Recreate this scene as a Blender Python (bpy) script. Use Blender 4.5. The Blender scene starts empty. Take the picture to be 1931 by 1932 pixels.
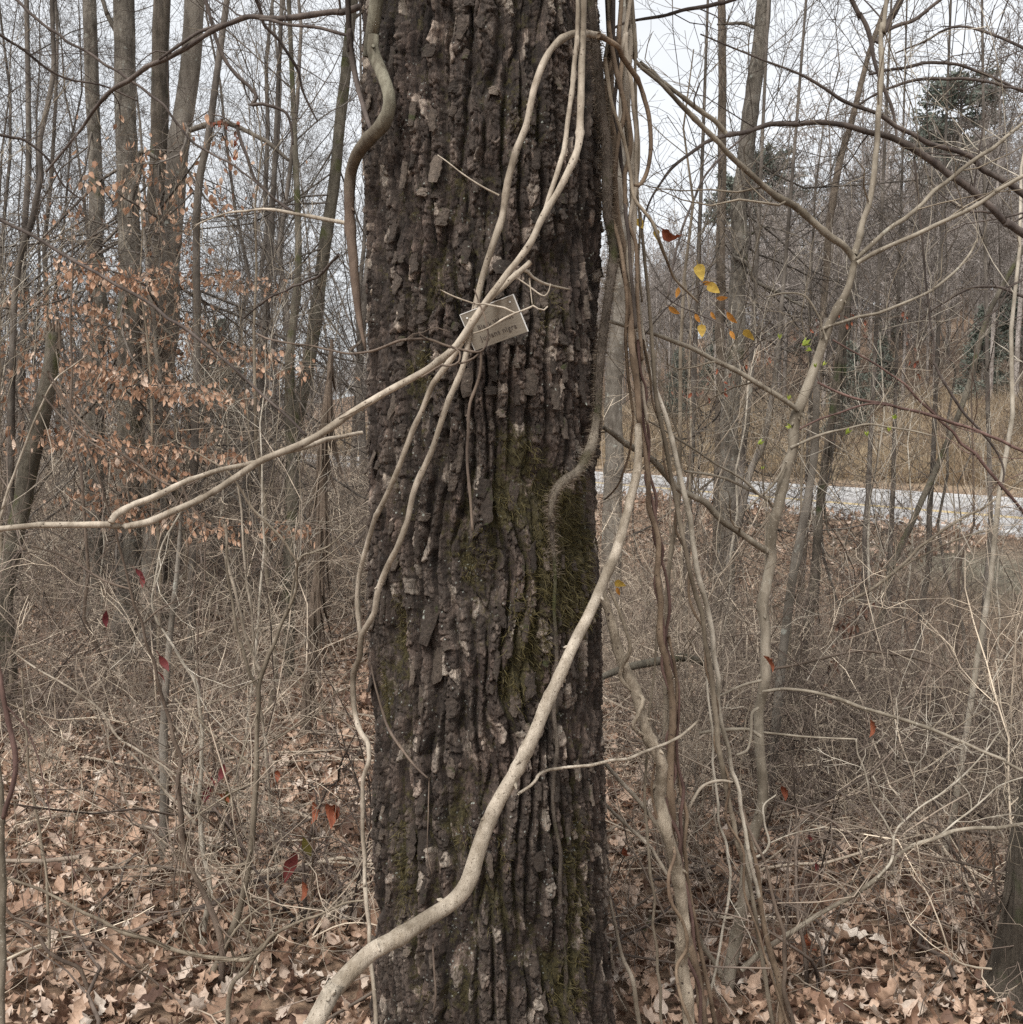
import bpy, math, random
import numpy as np
from mathutils import Vector

# ------------------------------------------------------------------ camera, light, exposure
SC = bpy.context.scene
K = 0.000494            # tangent per photo pixel (photo taken as 1931 wide)
PITCH = math.radians(3.85)
CAMZ = 1.6
cam_d = bpy.data.cameras.new('camera'); cam = bpy.data.objects.new('camera', cam_d)
SC.collection.objects.link(cam); SC.camera = cam
cam.location = (0, 0, CAMZ); cam.rotation_euler = (math.radians(90) - PITCH, 0, 0)
cam_d.sensor_fit = 'HORIZONTAL'; cam_d.sensor_width = 36
cam_d.lens = 18 / (965.5 * K); cam_d.clip_start = 0.05; cam_d.clip_end = 3000

w = bpy.data.worlds.new('World'); SC.world = w; w.use_nodes = True
nt = w.node_tree; nt.nodes.clear()
N = nt.nodes.new; LK = nt.links.new
out = N('ShaderNodeOutputWorld'); bg = N('ShaderNodeBackground'); bg.inputs[1].default_value = 0.1
sky = N('ShaderNodeTexSky'); sky.sky_type = 'NISHITA'; sky.sun_disc = False
sky.sun_elevation = math.radians(48); sky.sun_rotation = math.radians(200)
tc = N('ShaderNodeTexCoord'); mp = N('ShaderNodeMapping'); mp.inputs['Scale'].default_value = (1, 1, 3)
nz = N('ShaderNodeTexNoise'); nz.inputs['Scale'].default_value = 2.2; nz.inputs['Detail'].default_value = 5
cr = N('ShaderNodeValToRGB'); cr.color_ramp.elements[0].position = .3; cr.color_ramp.elements[1].position = .72
cr.color_ramp.elements[0].color = (2.96, 3.04, 3.12, 1); cr.color_ramp.elements[1].color = (3.62, 3.67, 3.73, 1)
mx = N('ShaderNodeMixRGB'); mx.inputs[0].default_value = 0.95
LK(tc.outputs['Generated'], mp.inputs[0]); LK(mp.outputs[0], nz.inputs[0]); LK(nz.outputs['Fac'], cr.inputs[0])
LK(sky.outputs[0], mx.inputs[1]); LK(cr.outputs[0], mx.inputs[2]); LK(mx.outputs[0], bg.inputs[0]); LK(bg.outputs[0], out.inputs[0])
sd = bpy.data.lights.new('sun', 'SUN'); sd.energy = 1.5; sd.angle = math.radians(22); sd.color = (1, .97, .93)
so = bpy.data.objects.new('sun', sd); SC.collection.objects.link(so)
# sun veiled by cloud, high and behind the camera's left shoulder
so.rotation_euler = Vector((-0.34, -0.62, 0.95)).to_track_quat('Z', 'Y').to_euler()
SC.view_settings.view_transform = 'Standard'; SC.view_settings.look = 'None'
SC.view_settings.exposure = 1.58; SC.view_settings.gamma = 1.0; SC.view_settings.use_curve_mapping = False
SC.cycles.max_bounces = 5; SC.cycles.diffuse_bounces = 3; SC.cycles.glossy_bounces = 2
SC.cycles.transparent_max_bounces = 4; SC.cycles.use_denoising = False

rng = np.random.default_rng(11)
COL = SC.collection
RD, RU = np.array([0, math.cos(PITCH), -math.sin(PITCH)]), np.array([0, math.sin(PITCH), math.cos(PITCH)])

def ray(x, y):
    d = RD + np.array([(x - 965.5) * K, 0, 0]) - RU * ((y - 966) * K)
    return d / d[1]
def P(x, y, Y):                       # photo pixel at world distance Y -> point
    return np.array([0, 0, CAMZ]) + ray(x, y) * Y

# ------------------------------------------------------------------ terrain function
RDIR = np.array([-.370, .929]); RNOR = np.array([.929, .370])
LX = [-900, -60, 3.2, 6, 10.2, 11.8, 14.2, 15.5, 25.9, 27.5, 33.5, 50, 85, 110, 400]
LZ = [0, .3, 0, -.8, -2.1, -2.1, -.6, -.16, -.16, .35, 2.7, 6.8, 16, 18, 18]
def vn(x, y, s, seed):                # smooth value noise on the plane
    x = np.asarray(x, float) / s; y = np.asarray(y, float) / s
    r = np.random.default_rng(seed).random((64, 64))
    ix = np.floor(x).astype(int); iy = np.floor(y).astype(int); fx = x - ix; fy = y - iy
    fx = fx * fx * (3 - 2 * fx); fy = fy * fy * (3 - 2 * fy)
    a = r[ix % 64, iy % 64]; b = r[(ix + 1) % 64, iy % 64]; c = r[ix % 64, (iy + 1) % 64]; d = r[(ix + 1) % 64, (iy + 1) % 64]
    return (a * (1 - fx) + b * fx) * (1 - fy) + (c * (1 - fx) + d * fx) * fy
def lat(X, Y): return np.asarray(X) * RNOR[0] + np.asarray(Y) * RNOR[1]
def H(X, Y):
    X = np.asarray(X, float); Y = np.asarray(Y, float); L = lat(X, Y)
    z = np.interp(L, LX, LZ)
    flat = np.clip(np.minimum(np.abs(L - 15.0), np.abs(L - 26.4)) / 1.5, 0, 1); flat = np.where((L > 15) & (L < 26.4), 0, flat)
    far = np.clip((np.hypot(X, Y) - 4) / 10, 0, 1)
    left = np.clip(1 - np.abs(L) / 9, 0, 1)
    return z + flat * ((vn(X, Y, .55, 1) - .5) * .07 + (vn(X, Y, 2.3, 2) - .5) * .22 * (.3 + far) + (vn(X, Y, 9, 3) - .5) * .7 * far + (vn(X, Y, 30, 4) - .5) * 2.0 * np.clip((L - 45) / 30, 0, 1))

# ------------------------------------------------------------------ mesh helpers
def mesh_from(name, V, F4=None, F3=None, smooth=True, attrs=None):
    me = bpy.data.meshes.new(name)
    V = np.asarray(V, np.float32).reshape(-1, 3)
    parts = []; starts = []; n = 0
    for F, k in ((F4, 4), (F3, 3)):
        if F is not None and len(F):
            F = np.asarray(F, np.int32).reshape(-1, k); parts.append(F.ravel())
            starts.append(n + np.arange(len(F)) * k); n += F.size
    loops = np.concatenate(parts); starts = np.concatenate(starts).astype(np.int32)
    me.vertices.add(len(V)); me.vertices.foreach_set('co', V.ravel())
    me.loops.add(len(loops)); me.loops.foreach_set('vertex_index', loops)
    me.polygons.add(len(starts)); me.polygons.foreach_set('loop_start', starts)
    me.update(calc_edges=True)
    me.polygons.foreach_set('use_smooth', np.full(len(starts), smooth))
    for k, a in (attrs or {}).items():
        at = me.attributes.new(k, 'FLOAT', 'POINT'); at.data.foreach_set('value', np.asarray(a, np.float32))
    return me

class MB:
    def __init__(s): s.V = []; s.F4 = []; s.F3 = []; s.n = 0
    def add(s, V, F4=None, F3=None):
        V = np.asarray(V, float).reshape(-1, 3)
        if F4 is not None and len(F4): s.F4.append(np.asarray(F4).reshape(-1, 4) + s.n)
        if F3 is not None and len(F3): s.F3.append(np.asarray(F3).reshape(-1, 3) + s.n)
        s.V.append(V); s.n += len(V)
    def tubes(s, Pt, R, sides=3, cap=False):      # Pt (T,n,3), R (T,n)
        Pt = np.asarray(Pt, float); R = np.asarray(R, float)
        if len(Pt) == 0: return
        T, n, _ = Pt.shape
        tan = np.gradient(Pt, axis=1); tan /= np.linalg.norm(tan, axis=2, keepdims=True) + 1e-12
        main = Pt[:, -1] - Pt[:, 0]; main /= np.linalg.norm(main, axis=1, keepdims=True) + 1e-12
        ref = np.where(np.abs(main[:, 2:3]) > .6, np.array([[.93, .37, 0]]), np.array([[0, 0.05, 1.]]))
        u = np.cross(tan, ref[:, None, :]); u /= np.linalg.norm(u, axis=2, keepdims=True) + 1e-12
        v = np.cross(tan, u)
        a = np.arange(sides) * 2 * np.pi / sides
        V = Pt[:, :, None, :] + R[:, :, None, None] * (u[:, :, None, :] * np.cos(a)[None, None, :, None] + v[:, :, None, :] * np.sin(a)[None, None, :, None])
        base = (np.arange(T) * n * sides)[:, None, None]; i = (np.arange(n - 1) * sides)[None, :, None]; k = np.arange(sides)[None, None, :]; k2 = (k + 1) % sides
        F = np.stack(np.broadcast_arrays(base + i + k, base + i + k2, base + i + sides + k2, base + i + sides + k), -1)
        F3 = None
        if cap:
            F3 = []
            for t in range(T):
                for e in (0, n - 1):
                    b = t * n * sides + e * sides
                    for q in range(1, sides - 1): F3.append((b, b + q, b + q + 1))
        s.add(V.reshape(-1, 3), F.reshape(-1, 4), F3)
    def mesh(s, name, smooth=True):
        return mesh_from(name, np.concatenate(s.V), np.concatenate(s.F4) if s.F4 else None, np.concatenate(s.F3) if s.F3 else None, smooth)
    def build(s, name, mat, parent=None, smooth=True):
        return obj(name, s.mesh(name, smooth), mat, parent)

def obj(name, me, mat=None, parent=None):
    o = bpy.data.objects.new(name, me); COL.objects.link(o)
    if mat is not None and len(me.materials) == 0: me.materials.append(mat)
    if parent is not None: o.parent = parent; o.matrix_parent_inverse.identity()
    return o
def tag(o, label=None, cat=None, group=None, kind=None):
    if label: o['label'] = label
    if cat: o['category'] = cat
    if group: o['group'] = group
    if kind: o['kind'] = kind
    return o
def empty(name, label, cat, group=None):
    o = bpy.data.objects.new(name, None); COL.objects.link(o); o.empty_display_size = .1
    return tag(o, label, cat, group)

def smooth_line(pts, rad, step):              # Catmull-Rom through pts, resampled
    pts = np.asarray(pts, float); rad = np.asarray(rad, float)
    if len(pts) < 3:
        n = max(3, int(np.linalg.norm(pts[-1] - pts[0]) / step)); t = np.linspace(0, 1, n)[:, None]
        return pts[0] * (1 - t) + pts[-1] * t, np.interp(t[:, 0], [0, 1], rad[[0, -1]])
    e = np.vstack([2 * pts[0] - pts[1], pts, 2 * pts[-1] - pts[-2]])
    O = []; Rr = []
    for i in range(len(pts) - 1):
        p0, p1, p2, p3 = e[i:i + 4]
        m = max(1, int(np.ceil(np.linalg.norm(p2 - p1) / step)))
        t = (np.arange(m) / m)[:, None]
        O.append(.5 * ((2 * p1) + (p2 - p0) * t + (2 * p0 - 5 * p1 + 4 * p2 - p3) * t ** 2 + (3 * p1 - p0 - 3 * p2 + p3) * t ** 3))
        Rr.append(rad[i] * (1 - t[:, 0]) + rad[i + 1] * t[:, 0])
    O.append(pts[-1:]); Rr.append(rad[-1:])
    return np.vstack(O), np.concatenate(Rr)

def unit(v): return v / (np.linalg.norm(v, axis=-1, keepdims=True) + 1e-12)
def spawn(Pt, R, k, ang, ln, rf, n, wob, up, tmin=.15, tmax=1.0, rmin=.0008, rg=rng, tipf=.35, lo=.55):
    """k children on each parent polyline; returns (T*k,n,3),(T*k,n)"""
    T, m, _ = Pt.shape
    t = tmin + (tmax - tmin) * ((np.arange(k)[None, :] + rg.random((T, k))) / k)
    f = t * (m - 1); i = np.minimum(f.astype(int), m - 2); fr = f - i
    I = np.arange(T)[:, None]
    st = Pt[I, i] * (1 - fr[..., None]) + Pt[I, i + 1] * fr[..., None]
    rad = R[I, i] * (1 - fr) + R[I, i + 1] * fr
    tan = unit(Pt[I, i + 1] - Pt[I, i])
    L = np.linalg.norm(np.diff(Pt, axis=1), axis=2).sum(1)[:, None]
    rnd = unit(rg.normal(size=(T, k, 3))); perp = unit(rnd - (rnd * tan).sum(-1, keepdims=True) * tan)
    A = np.radians(ang * (0.7 + .6 * rg.random((T, k))))[..., None]
    d = unit(tan * np.cos(A) + perp * np.sin(A)).reshape(-1, 3)
    ll = (L * ln * (lo + .9 * rg.random((T, k))) * (1.15 - .6 * t)).reshape(-1)
    r0 = np.maximum((rad * rf).reshape(-1), rmin)
    pts = [st.reshape(-1, 3)]
    for s_ in range(n - 1):
        d = unit(d + rg.normal(size=d.shape) * wob + np.array([0, 0, up]))
        pts.append(pts[-1] + d * (ll / (n - 1))[:, None])
    Q = np.stack(pts, 1)
    RR = r0[:, None] * np.linspace(1, tipf, n)[None, :]
    return Q, np.maximum(RR, rmin * .8)

# ------------------------------------------------------------------ materials
def material(name, build, rough=.85, spec=.25):
    m = bpy.data.materials.new(name); m.use_nodes = True
    t = m.node_tree; b = t.nodes['Principled BSDF']
    b.inputs['Roughness'].default_value = rough; b.inputs['Specular IOR Level'].default_value = spec
    build(t, b); return m
def nd(t, kind, **kw):
    n = t.nodes.new(kind)
    for k, v in kw.items():
        if k in n.inputs: n.inputs[k].default_value = v
        else: setattr(n, k, v)
    return n
def ramp(t, src, stops):
    r = t.nodes.new('ShaderNodeValToRGB'); e = r.color_ramp.elements
    while len(e) < len(stops): e.new(.5)
    for q, (p, c) in zip(e, stops): q.position = p; q.color = (*c, 1)
    t.links.new(src, r.inputs[0]); return r.outputs[0]
def mixc(t, f, a, b, mode='MIX'):
    m = t.nodes.new('ShaderNodeMixRGB'); m.blend_type = mode
    for s_, v in zip(m.inputs, (f, a, b)):
        if hasattr(v, 'links') or isinstance(v, bpy.types.NodeSocket): t.links.new(v, s_)
        elif isinstance(v, tuple): s_.default_value = (*v, 1)
        else: s_.default_value = v
    return m.outputs[0]
def coords(t, scale=(1, 1, 1)):
    c = t.nodes.new('ShaderNodeTexCoord'); m = t.nodes.new('ShaderNodeMapping'); m.inputs['Scale'].default_value = scale
    t.links.new(c.outputs['Object'], m.inputs[0]); return m.outputs[0]
def noise(t, vec, scale, detail=4, rough=.6):
    n = nd(t, 'ShaderNodeTexNoise', Scale=scale, Detail=detail, Roughness=rough); t.links.new(vec, n.inputs['Vector']); return n.outputs['Fac']
def bump(t, b, src, strength, dist):
    n = nd(t, 'ShaderNodeBump', Strength=strength, Distance=dist); t.links.new(src, n.inputs['Height']); t.links.new(n.outputs[0], b.inputs['Normal'])

def wood(name, c1, c2, scale=25, spots=None, lichen=None, moss=None, rand=.0, bs=.4, bd=.003, stretch=.25):
    """bark of stems, vines, trunks: streaky noise, optional dark lenticels, pale lichen, moss"""
    def f(t, b):
        v = coords(t, (1, 1, stretch)); v1 = coords(t)
        col = ramp(t, noise(t, v, scale, 6, .72), [(.36, c1), (.64, c2)])
        col = mixc(t, 1.0, col, ramp(t, noise(t, v1, scale * .22, 4, .7), [(.36, (.55, .53, .50)), (.64, (1.28, 1.28, 1.28))]), 'MULTIPLY')
        if spots:
            vo = nd(t, 'ShaderNodeTexVoronoi', Scale=spots[0]); wv_ = nd(t, 'ShaderNodeTexNoise', Scale=spots[0] * .8, Detail=2); t.links.new(v1, wv_.inputs['Vector']); t.links.new(mixc(t, .012, v1, wv_.outputs['Color'], 'ADD'), vo.inputs['Vector'])
            col = mixc(t, ramp(t, vo.outputs['Distance'], [(spots[1], (1, 1, 1)), (spots[1] + .08, (0, 0, 0))]), col, spots[2])
        if lichen:
            col = mixc(t, ramp(t, noise(t, v1, lichen[0], 6, .7), [(lichen[1], (0, 0, 0)), (lichen[1] + .07, (1, 1, 1))]), col, lichen[2])
        if moss:
            col = mixc(t, ramp(t, noise(t, v1, moss[0], 5, .6), [(moss[1], (0, 0, 0)), (moss[1] + .12, (1, 1, 1))]), col, moss[2])
        if rand:
            oi = t.nodes.new('ShaderNodeObjectInfo')
            hs = nd(t, 'ShaderNodeHueSaturation'); mr = nd(t, 'ShaderNodeMapRange'); mr.inputs['To Min'].default_value = 1 - rand; mr.inputs['To Max'].default_value = 1 + rand
            t.links.new(oi.outputs['Random'], mr.inputs['Value']); t.links.new(mr.outputs[0], hs.inputs['Value']); t.links.new(col, hs.inputs['Color']); col = hs.outputs[0]
        t.links.new(col, b.inputs['Base Color'])
        bump(t, b, noise(t, v, scale * 2.5, 6, .75), min(1, bs * 2), bd * 1.7)
    return material(name, f)

M = {}
M['vine_pale'] = wood('vine_pale', (.22, .18, .135), (.45, .39, .315), 30, spots=(75, .085, (.09, .065, .05)))
M['vine_big'] = wood('vine_big', (.29, .24, .18), (.56, .49, .40), 26, spots=(130, .14, (.17, .135, .10)), lichen=(14, .62, (.22, .19, .14)), bs=1, bd=.006)
M['vine_brown'] = wood('vine_brown', (.13, .09, .062), (.24, .18, .125), 30, spots=(80, .1, (.05, .035, .03)))
M['vine_green'] = wood('vine_green', (.10, .086, .062), (.24, .225, .17), 40, lichen=(30, .62, (.06, .055, .035)), bs=.8)
def two_tone(m, z0, z1, c1, c2):      # older bark below: a different, browner bark
    t = m.node_tree; b = t.nodes['Principled BSDF']; src = b.inputs['Base Color'].links[0].from_socket
    sp = t.nodes.new('ShaderNodeSeparateXYZ'); c = t.nodes.new('ShaderNodeTexCoord'); t.links.new(c.outputs['Object'], sp.inputs[0])
    mr = nd(t, 'ShaderNodeMapRange'); mr.inputs['From Min'].default_value = z0; mr.inputs['From Max'].default_value = z1; t.links.new(sp.outputs['Z'], mr.inputs['Value'])
    low = ramp(t, noise(t, coords(t, (1, 1, .4)), 60, 5), [(.3, c1), (.7, c2)]); t.links.new(mixc(t, mr.outputs[0], low, src), b.inputs['Base Color'])
two_tone(M['vine_green'], 2.12, 2.30, (.085, .058, .042), (.16, .115, .085))
M['gnarled'] = wood('gnarled', (.24, .195, .145), (.46, .39, .30), 45, spots=(45, .1, (.07, .05, .04)), bs=.9, bd=.006)
M['elbow'] = wood('elbow', (.12, .098, .075), (.34, .29, .225), 40, moss=(12, .56, (.08, .07, .03)), bs=1, bd=.01)
M['hairy'] = wood('hairy', (.075, .06, .047), (.19, .155, .125), 45, moss=(9, .54, (.07, .07, .028)), bs=1, bd=.01)
M['sapling'] = wood('sapling', (.17, .142, .108), (.31, .272, .215), 22, spots=(90, .1, (.4, .36, .3)), lichen=(9, .63, (.36, .34, .28)))
M['pale_stem'] = wood('pale_stem', (.32, .28, .22), (.55, .50, .42), 25)
M['dark_twig'] = wood('dark_twig', (.055, .043, .038), (.13, .105, .09), 22)
M['grey_stem'] = wood('grey_stem', (.15, .12, .088), (.29, .245, .185), 22, rand=.2)
M['brown_stem'] = wood('brown_stem', (.10, .075, .06), (.19, .145, .11), 25)
M['red_twig'] = wood('red_twig', (.10, .06, .052), (.19, .12, .10), 25)
def f(t, b):
    oi = t.nodes.new('ShaderNodeObjectInfo'); v = coords(t)
    dark = ramp(t, oi.outputs['Random'], [(0, (.055, .042, .036)), (.3, (.11, .087, .073)), (.6, (.20, .165, .133)), (.85, (.30, .255, .205)), (1, (.44, .38, .305))])
    n = ramp(t, noise(t, v, 2.2, 3), [(.38, (.45, .42, .40)), (.62, (2.2, 2.15, 2.05))])
    t.links.new(mixc(t, 1.0, dark, n, 'MULTIPLY'), b.inputs['Base Color'])
M['brush'] = material('brush', f, .8, .3)
M['trunk_grey'] = wood('trunk_grey', (.085, .073, .060), (.23, .205, .17), 26, lichen=(13, .60, (.30, .30, .26)), moss=(3.5, .60, (.055, .055, .02)), bs=.9, bd=.012)
M['trunk_smooth'] = wood('trunk_smooth', (.12, .102, .084), (.26, .232, .195), 12, lichen=(7, .60, (.36, .36, .31)), moss=(2.5, .64, (.07, .07, .03)), bs=.6, bd=.008)
M['trunk_brown'] = wood('trunk_brown', (.11, .085, .065), (.22, .18, .14), 24, bs=.9, bd=.01)
M['trunk_hazy'] = wood('trunk_hazy', (.19, .165, .15), (.38, .34, .31), 2.5, rand=.3, stretch=.4, bs=0)  # bark of distant trees, paled: the haze is put into the colour
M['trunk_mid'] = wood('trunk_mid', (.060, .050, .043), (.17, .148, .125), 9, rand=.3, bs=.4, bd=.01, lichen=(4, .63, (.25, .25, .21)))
M['mossy'] = wood('mossy', (.075, .065, .05), (.17, .15, .115), 20, moss=(6, .55, (.075, .078, .03)), bs=.9, bd=.01)
M['snag'] = wood('snag', (.12, .085, .06), (.28, .22, .17), 18, bs=1, bd=.02, stretch=.08)
M['dark_shag'] = wood('dark_shag', (.065, .054, .042), (.17, .142, .112), 20, moss=(6, .57, (.06, .07, .03)), bs=1, bd=.02, stretch=.12)

def f(t, b):
    v = coords(t)
    def att(n): a = t.nodes.new('ShaderNodeAttribute'); a.attribute_name = n; return a.outputs['Fac']
    base = ramp(t, att('cell'), [(0, (.021, .0155, .0115)), (.30, (.048, .036, .029)), (.55, (.088, .068, .055)), (.8, (.165, .130, .106)), (1, (.36, .305, .25))])
    grain = ramp(t, noise(t, coords(t, (1, 1, .22)), 130, 8, .8), [(.32, (.30, .29, .28)), (.5, (.9, .9, .9)), (.68, (2.1, 2.05, 1.98))])
    col = mixc(t, 1.0, base, grain, 'MULTIPLY')
    pur = ramp(t, noise(t, v, 9, 3), [(.45, (1, 1, 1)), (.62, (1.05, .98, .97))])
    col = mixc(t, 1.0, col, pur, 'MULTIPLY')
    mossn = mixc(t, .5, att('moss'), ramp(t, noise(t, v, 55, 5, .7), [(.3, (0, 0, 0)), (.7, (1, 1, 1))]))
    mc = ramp(t, noise(t, v, 160, 3), [(.3, (.030, .026, .011)), (.7, (.105, .086, .034))])
    col = mixc(t, ramp(t, mossn, [(.50, (0, 0, 0)), (.64, (.9, .9, .9))]), col, mc)
    vo = nd(t, 'ShaderNodeTexVoronoi', Scale=95); t.links.new(v, vo.inputs['Vector'])
    patch = ramp(t, noise(t, v, 7, 4, .6), [(.46, (0, 0, 0)), (.55, (1, 1, 1))])
    dots = ramp(t, mixc(t, .5, vo.outputs['Distance'], noise(t, v, 260, 4, .8)), [(.30, (1, 1, 1)), (.36, (0, 0, 0))])
    lf = mixc(t, 1.0, patch, dots, 'MULTIPLY')
    lf = mixc(t, 1.0, lf, ramp(t, noise(t, v, 45, 2), [(.5, (0, 0, 0)), (.56, (1, 1, 1))]), 'MULTIPLY')
    col = mixc(t, lf, col, (.44, .46, .41))
    t.links.new(col, b.inputs['Base Color'])
    bump(t, b, noise(t, coords(t, (1, 1, .28)), 150, 8, .8), 1.0, .010)
M['walnut'] = material('walnut_bark', f, .8, .3)

def f(t, b):
    v = nd(t, 'ShaderNodeNewGeometry').outputs['Position']; oi = t.nodes.new('ShaderNodeObjectInfo')
    base = ramp(t, oi.outputs['Random'], [(0, (.036, .028, .022)), (.45, (.060, .047, .038)), (.85, (.105, .084, .067)), (1, (.18, .148, .12))])
    g = ramp(t, noise(t, v, 120, 7, .75), [(.30, (.4, .39, .38)), (.70, (1.65, 1.6, 1.55))])
    col = mixc(t, 1.0, base, g, 'MULTIPLY')
    geo = t.nodes.new('ShaderNodeNewGeometry')
    n2 = nd(t, 'ShaderNodeTexNoise', Scale=35, Detail=5); t.links.new(geo.outputs['Position'], n2.inputs['Vector'])
    col = mixc(t, ramp(t, n2.outputs['Fac'], [(.62, (0, 0, 0)), (.70, (.9, .9, .9))]), col, (.05, .055, .02))
    n3 = nd(t, 'ShaderNodeTexNoise', Scale=60, Detail=3); t.links.new(geo.outputs['Position'], n3.inputs['Vector'])
    col = mixc(t, ramp(t, n3.outputs['Fac'], [(.70, (0, 0, 0)), (.73, (1, 1, 1))]), col, (.36, .38, .33))
    t.links.new(col, b.inputs['Base Color'])
    bump(t, b, noise(t, v, 150, 8, .8), 1.0, .007)
M['plate'] = material('bark_plate', f, .8, .3)

def leafmat(name, stops, trans=.25, vein=True):
    def f(t, b):
        oi = t.nodes.new('ShaderNodeObjectInfo')
        col = ramp(t, oi.outputs['Random'], stops)
        v = coords(t)
        col = mixc(t, 1.0, col, ramp(t, noise(t, v, 45, 4), [(.3, (.72, .70, .68)), (.7, (1.15, 1.15, 1.15))]), 'MULTIPLY')
        t.links.new(col, b.inputs['Base Color'])
        if trans:
            tr = t.nodes.new('ShaderNodeBsdfTranslucent'); ms = t.nodes.new('ShaderNodeMixShader'); ms.inputs[0].default_value = trans
            t.links.new(col, tr.inputs[0]); o = t.nodes['Material Output']
            t.links.new(b.outputs[0], ms.inputs[1]); t.links.new(tr.outputs[0], ms.inputs[2]); t.links.new(ms.outputs[0], o.inputs[0])
    return material(name, f, .65, .3)
M['litter_leaf'] = leafmat('litter_leaf', [(0, (.08, .045, .032)), (.22, (.20, .118, .078)), (.4, (.40, .265, .185)), (.68, (.49, .345, .25)), (.9, (.55, .43, .345)), (1, (.62, .54, .46))], .1)
M['beech_leaf'] = leafmat('beech_leaf', [(0, (.27, .145, .088)), (.4, (.47, .28, .18)), (.75, (.58, .39, .27)), (1, (.64, .50, .40))], .3)
M['yellow_leaf'] = leafmat('yellow_leaf', [(0, (.50, .33, .07)), (1, (.56, .40, .09))], .3)
M['orange_leaf'] = leafmat('orange_leaf', [(0, (.50, .22, .05)), (1, (.62, .30, .07))], .35)
M['rust_leaf'] = leafmat('rust_leaf', [(0, (.20, .055, .030)), (1, (.30, .10, .05))], .2)
M['red_leaf'] = leafmat('red_leaf', [(0, (.13, .025, .03)), (1, (.20, .05, .045))], .2)
M['dead_brown'] = leafmat('dead_brown', [(0, (.10, .05, .035)), (1, (.19, .105, .07))], .15)
M['olive_leaf'] = leafmat('olive_leaf', [(0, (.10, .085, .02)), (1, (.15, .12, .03))], .25)
M['bud_green'] = leafmat('bud_green', [(0, (.30, .38, .06)), (1, (.42, .48, .10))], .35)
M['needle_hazy'] = leafmat('needle_hazy', [(0, (.115, .135, .11)), (1, (.18, .20, .165))], .1)  # green greyed and lightened, distance haze painted into the needles
M['dry_grass'] = leafmat('dry_grass', [(0, (.24, .17, .11)), (.6, (.40, .31, .20)), (1, (.52, .43, .30))], .2)
M['moss'] = leafmat('moss_strand', [(0, (.055, .045, .016)), (1, (.135, .108, .042))], .15)
M['rootlet'] = leafmat('rootlet', [(0, (.08, .06, .045)), (1, (.16, .125, .09))], 0)

def f(t, b):
    v = coords(t)
    def att(n): a = t.nodes.new('ShaderNodeAttribute'); a.attribute_name = n; return a.outputs['Fac']
    col = ramp(t, noise(t, v, 6, 8, .7), [(.3, (.10, .068, .048)), (.5, (.20, .14, .10)), (.7, (.34, .25, .18))])
    fine = ramp(t, noise(t, v, 28, 5, .75), [(.35, (.5, .5, .5)), (.65, (1.35, 1.3, 1.25))])
    col = mixc(t, 1.0, col, fine, 'MULTIPLY')
    gr = ramp(t, noise(t, v, 2.5, 8, .7), [(.3, (.22, .165, .115)), (.55, (.33, .26, .18)), (.75, (.28, .19, .125))])
    col = mixc(t, att('grass'), col, gr)
    gg = ramp(t, noise(t, v, 5, 6, .7), [(.35, (.10, .10, .075)), (.7, (.20, .205, .16))])
    col = mixc(t, att('green'), col, gg)
    t.links.new(col, b.inputs['Base Color']); bump(t, b, noise(t, v, 20, 6, .7), .7, .03)
M['ground'] = material('ground', f, .95, .1)
def f(t, b):
    v = coords(t); a = t.nodes.new('ShaderNodeAttribute'); a.attribute_name = 'lane'
    col = ramp(t, a.outputs['Fac'], [(0, (.46, .45, .44)), (.12, (.34, .33, .32)), (.22, (.40, .39, .38)), (.33, (.33, .31, .30)), (.42, (.25, .235, .23)), (.55, (.42, .41, .40)), (.62, (.35, .34, .33)), (.74, (.42, .41, .40)), (.84, (.34, .33, .32)), (1, (.52, .51, .50))])
    col = mixc(t, 1.0, col, ramp(t, noise(t, v, 1.2, 6, .7), [(.3, (.88, .88, .88)), (.7, (1.1, 1.1, 1.1))]), 'MULTIPLY')
    t.links.new(col, b.inputs['Base Color'])
M['road'] = material('road', f, .7, .3)
def flat(name, c, r=.6, s=.3, var=.12):
    def f(t, b):
        n = noise(t, coords(t), 14, 5)
        t.links.new(ramp(t, n, [(.3, tuple(x * (1 - var) for x in c)), (.7, tuple(min(1, x * (1 + var)) for x in c))]), b.inputs['Base Color'])
    return material(name, f, r, s)
M['white_line'] = flat('white_line', (.62, .61, .58), var=.25); M['yellow_line'] = flat('yellow_line', (.58, .43, .16), var=.3)
def f(t, b):
    n = noise(t, coords(t, (1, 6, 1)), 60, 6, .7)
    t.links.new(ramp(t, n, [(.3, (.22, .195, .155)), (.7, (.34, .305, .25))]), b.inputs['Base Color']); b.inputs['Metallic'].default_value = .25
M['tag_metal'] = material('tag_metal', f, .5, .5)
M['tag_edge'] = flat('tag_edge', (.75, .74, .70), .4, .5); M['tag_ink'] = flat('tag_ink', (.085, .07, .06))

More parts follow.
